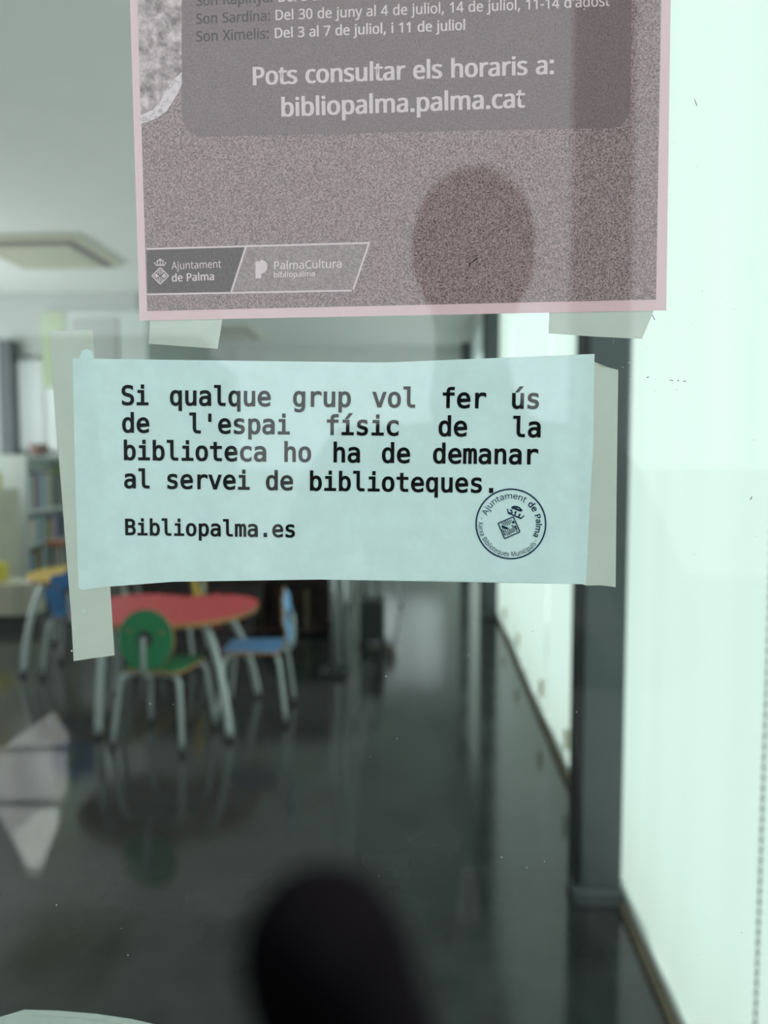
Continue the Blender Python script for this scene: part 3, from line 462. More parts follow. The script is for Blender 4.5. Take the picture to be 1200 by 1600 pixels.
def make_table(colour, label, loc, rz, legs):
    r = empty('child_table', loc, R(rz)); tag(r, label, 'table')
    out = []
    for i in range(72):
        t = 2 * math.pi * i / 72
        dd = ((t - math.pi / 2 + math.pi) % (2 * math.pi)) - math.pi
        k = 1 - .30 * math.exp(-(dd / .42) ** 2) + .05 * math.exp(-((abs(dd) - .9) / .4) ** 2)
        out.append((.50 * k * math.cos(t), .49 * k * math.sin(t)))
    MB().prism(out, (0, 0, .556), (1, 0, 0), (0, 1, 0), (0, 0, 1), .024, 0, 1).build('tabletop', [M[colour], M['ply']], r)
    for (tx, ty), (fx, fy) in legs:
        def pt(s, z): return (tx + (fx - tx) * s, ty + (fy - ty) * s, z)
        lg = MB().tube([pt(0, .556), pt(.33, .47), pt(.62, .34), pt(.86, .17), pt(1, .012)], .021, n=12).build('leg', M['tube'], r)
        MB().tube([pt(.995, .02), pt(1.0, 0)], .023, smooth=0).build('foot_cap', M['rubber'], lg)
    return r
make_table('red', 'red kidney-shaped low table with curved silver legs', (-1.47, 4.20, 0), 0,
           [((.30, -.30), (.475, -.47)), ((-.22, -.30), (-.20, -.475)), ((.26, .12), (.46, .24)), ((-.28, .14), (-.40, .24))])
make_table('yellow', 'yellow low table at the left edge, mostly behind the notice', (-2.42, 5.50, 0), 12,
           [((-.30, -.36), (-.36, -.66)), ((.22, -.30), (.27, -.47)), ((.20, .14), (.27, .26)), ((-.28, .14), (-.40, .24))])
make_chair('green', 'round', 'green chair with round back in front of the red table', (-1.325, 3.735, 0), -9)
make_chair('blue', 'cloud', 'light blue chair with scalloped back right of the red table', (-.945, 4.13, 0), 93)
make_chair('darkblue', 'cloud', 'deep blue chair with scalloped back, partly behind the left tape', (-2.33, 4.95, 0), 8)
make_chair('yellow', 'round', 'yellow chair behind the red table, seen edge-on below the notice', (-1.79, 5.28, 0), 90)
r = empty('stool', (-3.74, 7.55, 0)); tag(r, 'red round stool in front of the white bookcase', 'stool')
MB().prism(disc(.135, 32), (0, 0, .555), (1, 0, 0), (0, 1, 0), (0, 0, 1), .03, 0, 1).build('seat', [M['red'], M['ply']], r)
for q in range(4):
    c_, s_ = math.cos(R(45 + 90 * q)), math.sin(R(45 + 90 * q))
    MB().tube([(.05 * c_, .05 * s_, .554), (.09 * c_, .09 * s_, .48), (.12 * c_, .12 * s_, .25), (.13 * c_, .13 * s_, 0)], .011).build('leg', M['rubber'], r)
make_chair('maroon', 'cloud', 'distant chair whose legs show below the middle of the notice', (-.52, 7.3, 0), 150)

# low dark shelving behind the red table
r = empty('low_bookcase', (-1.62, 6.0, 0)); tag(r, 'low dark brown bookcase behind the red table', 'bookcase')
MB().box(-.85, .85, .30, .32, 0, .86).build('back_panel', M['maroon'], r)
for x in (-.85, -.30, .28, .83): MB().box(x, x + .02, -.02, .30, 0, .86).build('upright_panel', M['maroon'], r)
for z in (.04, .44, .84): MB().box(-.83, .83, -.01, .299, z, z + .02).build('shelf', M['maroon'], r)
for i in range(9):
    x = -2.42 + i * .18 + rnd.uniform(-.02, .02); h = rnd.uniform(.24, .32)
    o = MB().box(x - .018, x + .018, 6.05, 6.24, .06, .06 + h).build('book', M[['maroon', 'darkblue', 'maroon', 'brown', 'red', 'maroon', 'green', 'maroon', 'brown'][i]])
    tag(o, ['dark red', 'dark blue', 'dark brown', 'olive', 'bright red', 'brown', 'dark green', 'black-brown', 'olive brown'][i] + ' book on the bottom shelf of the low dark bookcase', 'book', 'books in the low dark bookcase')
# display stand and trolley to its right
r = empty('display_stand', (-.60, 4.93, 0)); tag(r, 'twin-pole silver display stand on a dark base right of the blue chair', 'stand')
MB().box(-.115, .075, -.10, .12, 0, .035, bevel=.01).build('base', M['rubber'], r)
for x in (-.022, .050): MB().tube([(x, 0, .03), (x, 0, 1.15)], .018, n=12).build('pole', M['chrome'], r)
MB().box(-.06, .10, -.02, .02, 1.0, 1.25, bevel=.005).build('sign_plate', M['shelfwhite'], r)
r = empty('book_trolley', (-.42, 5.75, 0)); tag(r, 'dark box trolley with silver uprights behind the display stand', 'trolley')
MB().box(-.085, .085, -.14, .14, .07, .36, bevel=.01).build('bin', M['rubber'], r)
for x in (-.06, .05): MB().tube([(x, -.10, .34), (x, -.10, .95)], .013).build('upright', M['chrome'], r)
MB().tube([(-.06, -.10, .95), (.05, -.10, .95)], .013, smooth=0).build('handle', M['chrome'], r)
for x in (-.07, .07):
    for y in (-.12, .12): MB().tube([(x - .012, y, .036), (x + .012, y, .036)], .036, n=14, smooth=0).build('wheel', M['black'], r)

# tall bookcase against the left bay, its front to the right
L = Vector((-3.93, 7.3, 0)); ang = math.pi / 2
r = empty('bookcase', L, ang); tag(r, 'white bookcase full of picture books at the left edge', 'bookcase')
W_ = 1.12; tops = (.26, .57, .91)
for x in (0, W_ - .02): MB().box(x, x + .02, 0, .32, 0, 1.46).build('side_panel', M['shelfwhite'], r)
MB().box(.02, W_ - .02, .30, .32, .05, 1.44).build('back_panel', M['shelfwhite'], r)
for z in (.04, .25, .56, .90, 1.44): MB().box(.02, W_ - .02, 0, .30, z - .02, z + .015).build('shelf', M['shelfwhite'], r)
ca, sa = math.cos(ang), math.sin(ang)
names = [('sky blue', (.20, .36, .50)), ('white', (.62, .64, .64)), ('reddish brown', (.24, .13, .11)), ('pale grey', (.42, .46, .46)), ('lavender', (.36, .36, .48)), ('pale blue', (.40, .52, .58)),
         ('cream', (.60, .55, .42)), ('dark grey', (.09, .10, .10)), ('grey green', (.22, .28, .24)), ('teal', (.10, .26, .28)), ('pink', (.52, .36, .34)), ('ochre', (.44, .28, .09)), ('purple', (.24, .14, .30)), ('navy', (.05, .09, .18))]
bm_ = {}
for n_, c_ in names: bm_[n_] = mat(n_.replace(' ', '_') + '_cover', c_, rough=.5, noise=.15, scale=30)
rows = [('lowest', .265, ['navy', 'sky blue', 'ochre', 'dark grey', 'white', 'teal', 'reddish brown', 'pale grey', 'pink', 'cream']),
        ('middle', .575, ['pink', 'cream', 'white', 'teal', 'pale blue', 'grey green', 'ochre', 'lavender', 'purple', 'navy', 'dark grey']),
        ('upper', .915, ['sky blue', 'white', 'reddish brown', 'lavender', 'pale blue', 'pale grey', 'cream', 'dark grey', 'grey green', 'purple'])]
for rn, z, seq in rows:
    x = .03
    for n_ in seq:
        t = rnd.uniform(.05, .085); h = rnd.uniform(.20, .275) if rn != 'upper' else rnd.uniform(.28, .38)
        o = MB().box(0, t, 0, .20, 0, h, bevel=.004).build('book', bm_[n_])
        o.location = L + Vector((x * ca - .035 * sa, x * sa + .035 * ca, z)); o.rotation_euler = (0, 0, ang)
        tag(o, n_ + ' book on the ' + rn + ' shelf of the white bookcase', 'book', 'picture books in the white bookcase')
        x += t + .008
o = MB().box(0, .03, 0, .22, 0, .42).build('display_card', M['lime']); o.location = L + Vector((.98 * ca - .03 * sa, .98 * sa + .03 * ca, .915)); o.rotation_euler = (0, 0, ang)
tag(o, 'lime green card standing at the far end of the upper shelf', 'card')
o = MB().tube([(0, 0, 0), (0, 0, .03), (0, 0, .12)], .07, n=16, smooth=0, r1=.10).build('basket', bm_['reddish brown']); o.location = L + Vector((.55 * ca - .15 * sa, .55 * sa + .15 * ca, 1.455))
tag(o, 'small brown basket on top of the white bookcase', 'basket')

# beige cabinet and bench at the left edge
r = empty('cabinet', (-4.34, 6.70, 0)); tag(r, 'beige open cabinet at the left edge holding yellow things', 'cabinet')
MB().box(-.42, .425, 0, .42, .01, .09).build('plinth', M['rubber'], r)
MB().box(.395, .425, 0, .42, .09, 1.14).build('side_panel', M['beige'], r); MB().box(-.42, -.39, 0, .42, .09, 1.14).build('side_panel', M['beige'], r)
for z in (.11, .80, 1.12): MB().box(-.39, .395, -.01, .42, z - .02, z + .015).build('shelf', M['shelfwhite'] if z == .80 else M['beige'], r)
MB().box(-.39, .395, .40, .42, .13, 1.10).build('back_panel', M['beige'], r)
MB().box(.20, .395, .0, .02, .13, .78).build('door', M['beige'], r)
for z, lb in ((.815, 'yellow tub standing on the beige bench'), (1.135, 'yellow tub standing on top of the beige cabinet')):
    o = MB().tube([(0, 0, 0), (0, 0, .02), (0, 0, .15)], .07, n=20, smooth=0, r1=.085).build('tub', mat('bright_yellow_plastic', (.75, .62, .05), rough=.4, noise=.05)); o.location = (-4.00, 6.82, z) if z > 1 else (-3.645, 6.26, .381); tag(o, lb, 'tub')
r = MB().prism(rrect(.55, .18, .16, 8), (-3.83, 6.28, .12), (1, 0, 0), (0, 1, 0), (0, 0, 1), .26).build('bench', M['beige']); tag(r, 'low rounded beige bench in front of the beige cabinet', 'bench')
MB().prism(rrect(.50, .14, .12, 8), (-3.83, 6.28, 0), (1, 0, 0), (0, 1, 0), (0, 0, 1), .12).build('plinth', M['rubber'], r)

# ================================================================== what is stuck to the glass
YS = .30690                                   # face of the notices, just behind the pane
def flat(name, px, y, m, parent=None, t=0.0):
    pts = [at_y(x, z, y) for x, z in px]
    b = MB(); vs = [b.bm.verts.new(p) for p in pts]; f = b.bm.faces.new(vs)
    if t:
        g_ = bmesh.ops.extrude_face_region(b.bm, geom=[f]); bmesh.ops.translate(b.bm, verts=[v for v in g_['geom'] if isinstance(v, bmesh.types.BMVert)], vec=(0, t, 0))
    return b.build(name, m, parent, tri=True)
# ---- pink poster
bl = at_y(218, 501, YS); brt = at_y(1041, 485, YS); tl = at_y(203, 0, YS)
wv = brt - bl; up = (tl - bl).normalized(); H = wv.length * 1.414
pv = [bl, brt, at_y(1048, 0, YS), None, None, tl]
upr = (pv[2] - brt).normalized(); pv[3] = brt + upr * H; pv[4] = bl + up * H
b = MB(); b.poly(pv); poster = b.build('poster', M['pinkpaper'])
tag(poster, 'large grey poster on pink paper stuck behind the glass at the top', 'poster')
d1 = 0.00006
pl = at_y(230, 486, YS); pr = at_y(1025, 468, YS); ptl = at_y(215, 0, YS); ptr = at_y(1033, 0, YS)
u1 = (ptl - pl).normalized(); u2 = (ptr - pr).normalized(); off = Vector((0, -d1, 0))
b = MB(); b.poly([p + off for p in (pl, pr, ptr, pr + u2 * (H - .008), pl + u1 * (H - .008), ptl)]); b.build('printed_ground', M['print'], poster)
yp = YS - 2 * d1
arc = [(284 + 34 - 34 * math.cos(t), 178 + 36 * math.sin(t)) for t in [R(90) * i / 8 for i in range(9)]]
arc2 = [(985 - 30 + 30 * math.sin(t), 166 + 34 * math.cos(t)) for t in [R(90) * i / 8 for i in range(9)]]
flat('text_panel', [(281, -260)] + arc + [(600, 207)] + arc2 + [(990, -260)], yp, M['panel'], poster)
flat('surf_picture', [(209, -200), (278, -200), (284, 0), (284, 128), (268, 160), (246, 180), (220, 190)], yp, M['foam'], poster)
flat('foam_edge', [(218, 181), (238, 172), (250, 160), (258, 143), (270, 126), (284, 112), (284, 132), (277, 147), (268, 162), (260, 174), (246, 184), (232, 190), (219, 194)], YS - 3 * d1, M['foamedge'], poster)
yt = YS - 3 * d1
for s, p0, p1, m_, bo in (("Son Rapinya:", (306, 9), (427, 3), 'darkink', 9), ("Del 3 al 7", (434, 3), (520, -1), 'paleink', 11),
                          ("Son Sardina:", (306, 37.4), (423, 32), 'darkink', 9), ("Del 30 de juny al 4 de juliol, 14 de juliol, 11-14 d'agost", (429, 31.5), (953, 9), 'paleink', 7.5),
                          ("Son Ximelis:", (306, 65), (421, 60), 'darkink', 9), ("Del 3 al 7 de juliol, i 11 de juliol", (428, 59.5), (728, 46.5), 'paleink', 11),
                          ("Pots consultar els horaris a:", (393, 133), (867, 115), 'paleink', 14), ("bibliopalma.palma.cat", (438, 182), (820, 167.5), 'paleink', 14)):
    text_line('text_line', s, SANS, p0, p1, yt, M[m_], poster, bold=bo, hscale=1.06)
# logo strip at the foot of the poster
lb = flat('logo_strip', [(229.5, 389), (384, 386), (361, 456), (230.5, 460)], yp, M['logodark'], poster)
flat('logo_ground', [(384, 386), (577, 380), (551, 453.5), (361, 456)], yp, M['logomid'], poster)
b = MB()
def line_px(b, p, q, wpx, y):
    p = Vector(p); q = Vector(q); n = (q - p).normalized(); n = Vector((-n.y, n.x)) * wpx / 2
    b.poly([at_y(*(p + n), y), at_y(*(q + n), y), at_y(*(q - n), y), at_y(*(p - n), y)])
for p, q in (((229, 389), (578, 379.5)), ((230, 460), (552, 454)), ((577, 379), (551, 455)), ((384, 386), (361, 457))): line_px(b, p, q, 2.8, yt)
b.build('logo_outline', M['paleink'], poster)
text_line('wordmark', 'Ajuntament', SANS, (268, 421), (346, 418), yt, M['paleink'], poster, bold=0, hscale=1.12)
text_line('wordmark', 'de Palma', SANS, (268, 440), (335.5, 437.5), yt, M['paleink'], poster, bold=10, hscale=1.05)
text_line('wordmark', 'PalmaCultura', SANS, (427, 421), (535, 418), yt, M['paleink'], poster, bold=7, hscale=1.0)
text_line('wordmark', 'bibliopalma', SANS, (427, 433.5), (493, 431.5), yt, M['paleink'], poster, bold=8, hscale=.95)
P_ = lambda x, y: (220 + x / 3.158, 370 + y / 3.158)
flat('letter_emblem', [P_(566, 122)] + [P_(590, 122), P_(590, 113)] + [P_(594 + 30 * math.sin(R(180) * i / 14), 147 - 34 * math.cos(R(180) * i / 14)) for i in range(15)] + [P_(594, 182), P_(594, 205), P_(566, 205)], yt, M['paleink'], poster)
def crest(cx, cy, hx, hy, rot, y, m, parent, thick, s, name):
    """lozenge coat of arms under a crown, drawn with bars"""
    b = MB(); cr, sr = math.cos(rot), math.sin(rot)
    def T(x, z): return Vector((cx + (x * cr - z * sr) * s, cy + (x * sr + z * cr) * s))
    cor = [(0, -hy), (hx, 0), (0, hy), (-hx, 0)]
    for i in range(4): line_px(b, T(*cor[i]), T(*cor[(i + 1) % 4]), thick, y)
    for q in (0, 2):                          # striped quarters
        sg = 1 if q == 0 else -1
        for k in (-.30, -.10, .10, .30):
            x = k * hx; ln = (.42 - abs(k) * .9) * hy
            line_px(b, T(x, sg * (-.46 * hy - ln)), T(x, sg * (-.46 * hy + ln)), thick * .75, y)
    for sg in (-1, 1):                        # castle quarters as broken blocks
        for k, (dx, h0, h1) in enumerate(((.28, -.10, .16), (.42, -.28, .22), (.56, -.2, .05), (.50, .10, .26), (.70, -.06, .10))):
            line_px(b, T(sg * dx * hx, h0 * hy), T(sg * dx * hx, h1 * hy), thick * 1.15, y)
    # crown: band, five points, arch and cross
    z0 = -hy * 1.28
    line_px(b, T(-.50 * hx, z0), T(.50 * hx, z0), thick * 1.2, y)
    for k in (-2, -1, 0, 1, 2):
        a = k * .26 * hx
        line_px(b, T(a * .9, z0), T(a * 1.25, z0 - .26 * hy + abs(k) * .01 * hy), thick * .9, y)
        p = T(a * 1.27, z0 - .30 * hy); rr = thick * .75
        b.poly([at_y(p.x + rr * math.cos(t), p.y + rr * math.sin(t), y) for t in [math.pi / 3 * i for i in range(6)]])
    pts = [T(.42 * hx * math.cos(t), z0 - .36 * hy - .26 * hy * math.sin(t)) for t in [math.pi * i / 8 for i in range(9)]]
    for p, q in zip(pts, pts[1:]): line_px(b, p, q, thick * 1.1, y)
    line_px(b, T(0, z0 - .40 * hy), T(0, z0 - .80 * hy), thick, y); line_px(b, T(-.12 * hx, z0 - .70 * hy), T(.12 * hx, z0 - .70 * hy), thick * .8, y)
    return b.build(name, m, parent)
crest(250.3, 431, 13, 13, 0, yt, M['paleink'], poster, 1.5, 1.0, 'crest')
# small tear and scuffs in the print
b = MB(); line_px(b, (733, 417), (735, 411), 1.6, yt); line_px(b, (735, 411), (747, 403), 1.4, yt); b.build('tear', M['ink'], poster)

# ---- white notice
sheet = flat('notice_sheet', [(113, 560), (250, 562), (400, 566), (600, 566.5), (700, 563.5), (929, 553), (927, 700), (921, 800), (915.5, 913), (760, 908.5), (500, 905.5), (270, 909), (165, 917), (128, 922), (122.5, 918), (119, 800), (116, 680)], YS + .00004, M['whitepaper'])
tag(sheet, 'white landscape notice with black typed Catalan text in the middle of the glass', 'notice')
PITCH = MONO['a'][0]
def mono_line(words, y0, y1, x0, x1, pitch):
    """words: (string, x pixel); baseline runs from (x0, y0) to (x1, y1)"""
    a = at_y(x0, y0, yt); c = at_y(x1, y1, yt); d = (c - a); k = (at_y(x0 + pitch, y0, yt) - at_y(x0, y0, yt)).length / PITCH; dl = d.length; d.normalize(); u = Vector((-d.z, 0, d.x))
    items = [(s, (x - x0) / (x1 - x0) * dl / k - 24) for s, x in words]
    me = glyph_mesh(layout(items, MONO), 9)
    place_mesh(me, 'text_line', lambda x, z: a + d * (x * k) + u * (z * k * 1.04), M['ink'], sheet)
mono_line([('Si', 191), ('qualque', 268.5), ('grup', 464), ('vol', 588.5), ('fer', 695), ('ús', 801)], 632, 638, 191, 845, 22.6)
mono_line([('de', 192), ("l'espai", 299), ('físic', 515.5), ('de', 690), ('la', 803)], 675, 682.5, 192, 844, 22.6)
mono_line([('biblioteca', 193.5), ('ho', 449), ('ha', 526), ('de', 602.5), ('demanar', 681.5)], 718, 725, 193, 842, 22.5)
mono_line([('al servei de biblioteques.', 195)], 762, 769.5, 195, 778, 21.95)
mono_line([('Bibliopalma.es', 196)], 835.5, 839, 196, 462, 19.0)
SANS_FIX = None
# stamp
C0 = (798.3, 818.6)
st = MB(); n = 96
for i in range(n):
    t0, t1 = 2 * math.pi * i / n, 2 * math.pi * (i + 1) / n
    st.poly([at_y(C0[0] + rr * math.cos(t), C0[1] + rr * math.sin(t), yt) for rr, t in ((55.5, t0), (55.5, t1), (53.1, t1), (53.1, t0))])
stamp = st.build('stamp', M['blueink'], sheet); stamp['label'] = 'round navy rubber stamp'
def arc_text(s, a0, a1, r0, hs, bold, inward, name='stamp_text'):
    wd = width(s, SANS); me = glyph_mesh(layout([(s, 0)], SANS), bold); k = abs(R(a1 - a0)) * r0 / wd
    def fn(x, z):
        t = R(a0 + (a1 - a0) * x / wd); rr = r0 + (-1 if inward else 1) * z * k * hs
        return at_y(C0[0] + rr * math.cos(t), C0[1] - rr * math.sin(t), yt)
    return place_mesh(me, name, fn, M['blueink'], stamp)
arc_text('Ajuntament', 161, 57, 39.5, 1.0, 1.5, False)
arc_text('de', 49.5, 27.5, 39.5, 1.0, 11, False)
arc_text('Palma', 21, -29, 39.5, 1.0, 11, False)
arc_text('Xarxa Biblioteques Municipals', 176, 322, 50.8, 1.15, 1, True)
arc_text('-', 171.5, 167.5, 44, 1.0, 2, False); arc_text('-', -32, -36, 44, 1.0, 2, False)
# the stamped arms: the lozenge stands tilted on one side
b = MB(); Z = lambda x, y: Vector((730 + x / 8.571, 750 + y / 8.571))
cs = [(618, 492), (706, 695), (502, 786), (414, 580)]
for i in range(4): line_px(b, Z(*cs[i]), Z(*cs[(i + 1) % 4]), 1.9, yt)
for p, q, wd in (((455, 585), (480, 575), 1.3), ((478, 600), (515, 550), 1.2), ((500, 610), (545, 540), 1.2), ((530, 610), (570, 535), 1.2), ((560, 605), (592, 530), 1.1),
                 ((535, 745), (580, 650), 1.3), ((560, 735), (605, 645), 1.2), ((590, 720), (625, 650), 1.2), ((620, 705), (640, 660), 1.2), ((510, 740), (560, 640), 1.0),
                 ((460, 615), (545, 650), 3.2), ((470, 640), (540, 655), 2.2), ((480, 670), (505, 740), 1.6), ((505, 665), (515, 700), 1.3), ((465, 660), (485, 690), 1.2),
                 ((600, 560), (625, 575), 3.0), ((615, 545), (632, 580), 2.0), ((590, 610), (660, 625), 1.6), ((640, 620), (665, 670), 2.2), ((600, 635), (640, 640), 1.4), ((655, 690), (675, 680), 1.6)):
    line_px(b, Z(*p), Z(*q), wd, yt)
for p, q, wd in (((545, 440), (712, 512), 2.2), ((538, 385), (552, 440), 1.8), ((552, 435), (600, 445), 1.6), ((590, 400), (605, 445), 2.2), ((650, 420), (640, 470), 2.2), ((708, 450), (690, 490), 2.4), ((765, 475), (712, 520), 1.8),
                 ((590, 370), (625, 352), 2.0), ((625, 352), (690, 365), 2.6), ((690, 365), (735, 410), 2.4), ((660, 350), (650, 400), 2.2), ((640, 385), (720, 415), 2.8), ((600, 372), (735, 412), 2.2), ((575, 400), (600, 410), 2.2), ((640, 425), (660, 435), 2.6), ((695, 455), (712, 465), 2.6), ((560, 448), (730, 515), 1.6), ((600, 385), (640, 365), 2.6), ((680, 350), (660, 375), 1.4)):
    line_px(b, Z(*p), Z(*q), wd, yt)
b.build('stamp_arms', M['blueink'], stamp)

# ---- tape
YT = YS + .00030
for px, lb in (([(77, 516), (102, 517.5), (130, 515), (145, 516), (148, 560), (160, 720), (172, 912), (179, 1024), (148, 1028), (115, 1033), (111, 960), (103, 860), (97, 780), (91, 700), (86, 650), (83, 600)], 'long strip of frosted tape down the left side of the white notice'),
               ([(915, 560), (940, 574), (952, 574.5), (966, 578), (965, 650), (963.5, 760), (962, 917.5), (945, 914.5), (916, 915), (900, 910), (905, 700)], 'strip of frosted tape down the right side of the white notice'),
               ([(236, 480), (350, 478), (347, 502), (340, 545), (300, 542), (232, 537)], 'short piece of frosted tape under the left corner of the poster'),
               ([(859, 465), (1026, 465), (1020, 489), (1003, 529.5), (930, 526), (857, 521)], 'short piece of frosted tape under the right corner of the poster')):
    t = flat('tape', px, YT, M['tape']); tag(t, lb, 'tape', 'frosted tape holding the papers')
    if 'long' in lb:
        fl = flat('loose_fold', [(124, 558), (128, 548), (136, 545), (144, 549), (146, 560), (125, 566)], YS + .0001, M['whitepaper'], t)
        b = MB()
        for x, y, rr in ((131, 954, 3.2), (84, 520, 2.2), (105, 527, 1.4), (116, 535, 1.2), (102, 569, 1.6), (107, 756, 1.6), (130, 521, 1.2), (112, 1017, 1.5)):
            b.poly([at_y(x + rr * math.cos(q), y + rr * math.sin(q), YT - .0001) for q in [math.pi / 5 * i for i in range(10)]])
        b.build('air_bubble', M['speck'], t)
        line = MB(); line_px(line, (115, 566), (128, 916), 1.6, YS - .00002); line.build('edge_crease', M['paleink'], t) if False else line.bm.free()
# ---- round sticker at the foot of the pane
o = flat('sticker', [(-60, 1612), (0, 1589), (38, 1577.5), (90, 1579), (150, 1584), (205, 1592), (245, 1601), (300, 1618), (340, 1640), (340, 1760), (-60, 1760)], YS, M['sticker']); tag(o, 'white sticker just showing at the bottom left of the glass', 'sticker')
b = MB()
ins = [(34, 1586), (90, 1588), (150, 1593), (200, 1600), (245, 1610)]
for p, q in zip(ins, ins[1:]): line_px(b, p, q, 2.0, YS - d1)
b.build('border_line', M['tape'], o)

# ================================================================== outside, where the photographer stands
struct(MB().box(-9, 9, -14, YF0 - .06, -.12, -.02).build('ground', M['asphalt']))
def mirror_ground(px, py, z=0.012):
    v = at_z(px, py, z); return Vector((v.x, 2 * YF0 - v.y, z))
slabs = [('slabgrey', [(-10, 1168), (8, 1165), (30, 1148), (84, 1112), (106, 1150), (104, 1165)], 'grey slab imitating sunlit ground, reflected in the glass, farthest of three'),
         ('slabgrey', [(-10, 1178), (104, 1176), (104, 1225), (90, 1249), (-10, 1250)], 'grey slab imitating sunlit ground, reflected in the glass, middle of three'),
         ('slab', [(16, 1305), (62, 1264), (91, 1264), (88, 1285), (58, 1357), (40, 1357)], 'whitish wedge-shaped slab imitating sunlit ground, reflected in the glass at lower left'),
         ('slabgrey', [(-10, 1263), (56, 1263), (13, 1303), (0, 1280), (-10, 1275)], 'grey slab imitating sunlit ground, reflected in the glass, nearest of three')]
for m_, px, lb in slabs:  # outlines and tones imitate a sunlit patch of ground between shadows
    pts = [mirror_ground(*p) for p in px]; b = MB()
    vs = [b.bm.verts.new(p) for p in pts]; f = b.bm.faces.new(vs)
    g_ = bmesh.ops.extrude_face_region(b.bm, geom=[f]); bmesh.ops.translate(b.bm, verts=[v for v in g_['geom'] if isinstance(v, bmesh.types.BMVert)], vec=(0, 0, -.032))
    tag(b.build('sunpatch_slab', M[m_]), lb, 'slab')
struct(MB().box(-9, 9, -9.2, -9.0, -.02, 1.30).build('wall_outside', M['wallgrey']))
struct(MB().box(-6.2, 3.2, -1.0, YF0 - .05, CEIL, CEIL + .2).build('trim_8', M['ceiling']))  # unseen canopy added to keep the sun off the photographer
r = empty('added_shed', (-5.2, -8.6, -.02)); tag(r, 'low dark block added outside, reflected faintly over the left half of the white notice', 'added_shed')
MB().prism([(-2.8, 0), (2.9, 0), (2.9, 2.45), (2.5, 2.75), (-2.8, 2.75)], (0, 0, 0), (1, 0, 0), (0, 0, 1), (0, 1, 0), .4).build('shed_wall', M['post'], r)  # unseen dark block, added so less sky reflects over the notice
MB().box(-2.9, 2.55, -.1, .5, 2.75, 2.85).build('shed_roof', M['black'], r)
r = tag(MB().box(1.45, 1.98, -7.6, -7.2, -.02, 7.0).build('pillar', M['post']), 'dark pillar reflected as a vertical band across the poster', 'pillar')

# the person taking the picture
tip = Vector((0, 0, CAM_Z)) + ray(474, 1372) * .060
V = {'pelvis': ((.06, -.50, .95), .15, .11), 'belly': ((.06, -.51, 1.12), .14, .11), 'chest': ((.06, -.51, 1.32), .16, .12), 'collar': ((.06, -.51, 1.45), .09, .08),
     'neck': ((.06, -.50, 1.53), .052, .055), 'jaw': ((.06, -.475, 1.60), .062, .075), 'skull': ((.06, -.475, 1.69), .072, .09), 'crown': ((.06, -.485, 1.77), .05, .06),
     'nose': ((.06, -.372, 1.655), .014, .016), 'ear_l': ((-.022, -.485, 1.66), .012, .020), 'ear_r': ((.142, -.485, 1.66), .012, .020),
     'sh_l': ((-.12, -.51, 1.41), .065, .065), 'el_l': ((-.19, -.37, 1.16), .046, .046), 'wr_l': ((-.085, -.075, 1.225), .028, .028),
     'sh_r': ((.24, -.51, 1.41), .065, .065), 'el_r': ((.31, -.37, 1.15), .046, .046), 'wr_r': ((.125, -.075, 1.225), .028, .028),
     'hip_l': ((-.03, -.50, .88), .095, .10), 'kn_l': ((-.05, -.48, .50), .062, .065), 'an_l': ((-.06, -.52, .09), .042, .045), 'to_l': ((-.075, -.38, .035), .04, .032),
     'hip_r': ((.15, -.50, .88), .095, .10), 'kn_r': ((.17, -.48, .50), .062, .065), 'an_r': ((.18, -.52, .09), .042, .045), 'to_r': ((.195, -.38, .035), .04, .032),
     'pa_l': ((-.055, -.03, 1.262), .022, .030), 'pa_r': ((.088, -.022, 1.265), .022, .030)}
E_ = [('pelvis', 'belly'), ('belly', 'chest'), ('chest', 'collar'), ('collar', 'neck'), ('neck', 'jaw'), ('jaw', 'skull'), ('skull', 'crown'), ('skull', 'nose'), ('skull', 'ear_l'), ('skull', 'ear_r'),
      ('chest', 'sh_l'), ('sh_l', 'el_l'), ('el_l', 'wr_l'), ('chest', 'sh_r'), ('sh_r', 'el_r'), ('el_r', 'wr_r'), ('wr_l', 'pa_l'), ('wr_r', 'pa_r'),
      ('pelvis', 'hip_l'), ('hip_l', 'kn_l'), ('kn_l', 'an_l'), ('an_l', 'to_l'), ('pelvis', 'hip_r'), ('hip_r', 'kn_r'), ('kn_r', 'an_r'), ('an_r', 'to_r')]
fing = {'r': [[(.070, .010, 1.300), (.030, .046, 1.318), (tip.x + .004, tip.y + .004, tip.z - .020), tuple(tip)],
              [(.074, .008, 1.282), (.045, .017, 1.287), (.012, .014, 1.288)], [(.078, .004, 1.266), (.050, .016, 1.268), (.018, .014, 1.268)], [(.080, -.004, 1.250), (.058, .013, 1.250), (.032, .012, 1.250)],
              [(.078, -.040, 1.290), (.062, -.036, 1.318), (.050, -.030, 1.340)]],
        'l': [[(-.048, -.004, 1.300), (-.032, .014, 1.312), (-.012, .013, 1.316)], [(-.048, -.002, 1.284), (-.030, .015, 1.290), (-.006, .014, 1.292)], [(-.050, -.004, 1.268), (-.032, .014, 1.270), (-.010, .014, 1.272)],
              [(-.054, -.010, 1.252), (-.038, .011, 1.250), (-.020, .012, 1.250)], [(-.050, -.042, 1.290), (-.034, -.036, 1.314), (-.022, -.030, 1.330)]]}
for s_ in 'rl':
    for i, ch in enumerate(fing[s_]):
        prev = 'pa_' + s_
        for j, p in enumerate(ch):
            k = 'f%s%d%d' % (s_, i, j); rr = (.0085, .0080, .0072, .0064)[j] if i < 4 else (.0105, .009, .008)[j]
            V[k] = (p, rr, rr); E_.append((prev, k)); prev = k
names_ = list(V); idx = {k: i for i, k in enumerate(names_)}
me = bpy.data.meshes.new('person'); me.from_pydata([V[k][0] for k in names_], [(idx[a], idx[c]) for a, c in E_], [])
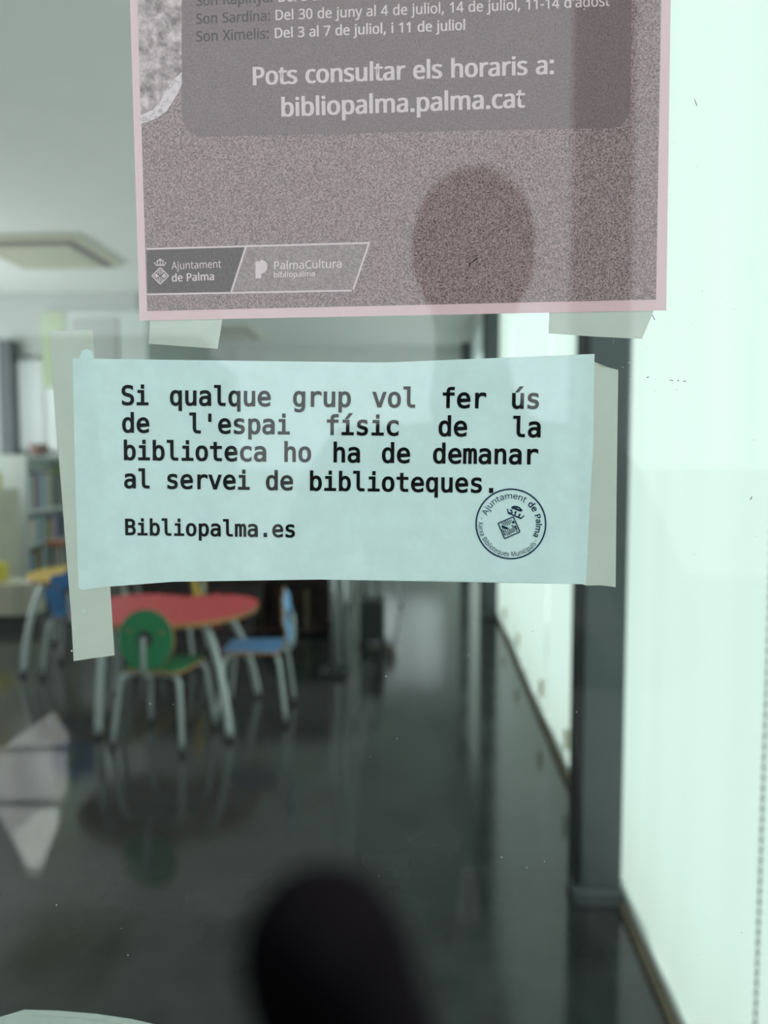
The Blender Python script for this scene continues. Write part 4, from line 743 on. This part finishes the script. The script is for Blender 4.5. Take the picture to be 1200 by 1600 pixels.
o = bpy.data.objects.new('person', me); COL.objects.link(o)
md = o.modifiers.new('skin', 'SKIN'); md.use_smooth_shade = True; md.branch_smoothing = .3
ss = o.modifiers.new('sub', 'SUBSURF'); ss.levels = 2; ss.render_levels = 2
for i, k in enumerate(names_):
    sv = me.skin_vertices[0].data[i]; sv.radius = (V[k][1], V[k][2]); sv.use_root = (k == 'pelvis')
bpy.context.view_layer.update()
nm = bpy.data.meshes.new_from_object(o.evaluated_get(bpy.context.evaluated_depsgraph_get()))
o.modifiers.clear(); o.data = nm; nm.name = 'person'
nm.materials.clear()
for m_ in ('cloth', 'skin', 'shaded_hand', 'rubber'): nm.materials.append(M[m_])
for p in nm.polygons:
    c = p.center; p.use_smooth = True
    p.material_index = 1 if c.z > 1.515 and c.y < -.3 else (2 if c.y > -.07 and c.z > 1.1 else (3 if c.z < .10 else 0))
person = tag(o, 'person in dark clothes holding up a phone, one dark fingertip blurred at bottom', 'person')
b = MB(); bmesh.ops.create_uvsphere(b.bm, u_segments=24, v_segments=14, radius=1, matrix=Matrix.Translation((.06, -.495, 1.70)) @ Matrix.Diagonal((.085, .103, .102, 1)))
bmesh.ops.delete(b.bm, geom=[v for v in b.bm.verts if v.co.y > -.44 and v.co.z < 1.735 or v.co.z < 1.63], context='VERTS')
b.build('hair', M['hair'], person)
r = empty('phone', (.015, -.010, 1.265)); tag(r, 'black phone held up by the person in dark clothes', 'phone')
MB().box(-.037, .037, -.006, .004, 0, .158, bevel=.003).build('body', M['phone'], r)
MB().tube([(-.015, .003, .135), (-.015, .0055, .135)], .007, smooth=0, n=20).build('lens_ring', M['black'], r)

# dust and scratches on the pane
b = MB(); Yd = YF1 + .00004
for i in range(46):
    x, y = rnd.choice([(rnd.uniform(930, 1030), rnd.uniform(525, 620)), (rnd.uniform(20, 1180), rnd.uniform(930, 1560)), (rnd.uniform(1050, 1190), rnd.uniform(40, 900))]); rr = rnd.uniform(.5, 1.1)
    b.poly([at_y(x + rr * math.cos(q), y + rr * math.sin(q) * rnd.uniform(.6, 1.4), Yd) for q in [math.pi / 3 * k for k in range(6)]])
b.build('dust_specks', M['speck'], g)['kind'] = 'stuff'
b = MB()
for p, q in (((1046, 594), (1052, 594.5)), ((1058, 594), (1061, 595)), ((1067, 595.5), (1072, 596)), ((1010, 590), (1014, 589)), ((1085, 155), (1089, 165)), ((1175, 776), (1172, 781)), ((1019, 492), (1023, 500))): line_px(b, p, q, 1.2, Yd)
b.build('scratch_marks', M['darkink'], g)

# give every top-level thing its origin at its own base
for o in [o for o in COL.objects if o.parent is None and o.type in {'MESH', 'EMPTY'} and o.location.length < 1e-6]:
    pts = [v.co for q in ([o] if o.type == 'MESH' else []) + list(o.children) if q.type == 'MESH' for v in q.data.vertices]
    if not pts: continue
    lo = [min(p[i] for p in pts) for i in range(3)]; hi = [max(p[i] for p in pts) for i in range(3)]
    c = Vector(((lo[0] + hi[0]) / 2, (lo[1] + hi[1]) / 2, lo[2]))
    if o.type == 'MESH': o.data.transform(Matrix.Translation(-c))
    o.location = c
    for ch in o.children: ch.location = -c
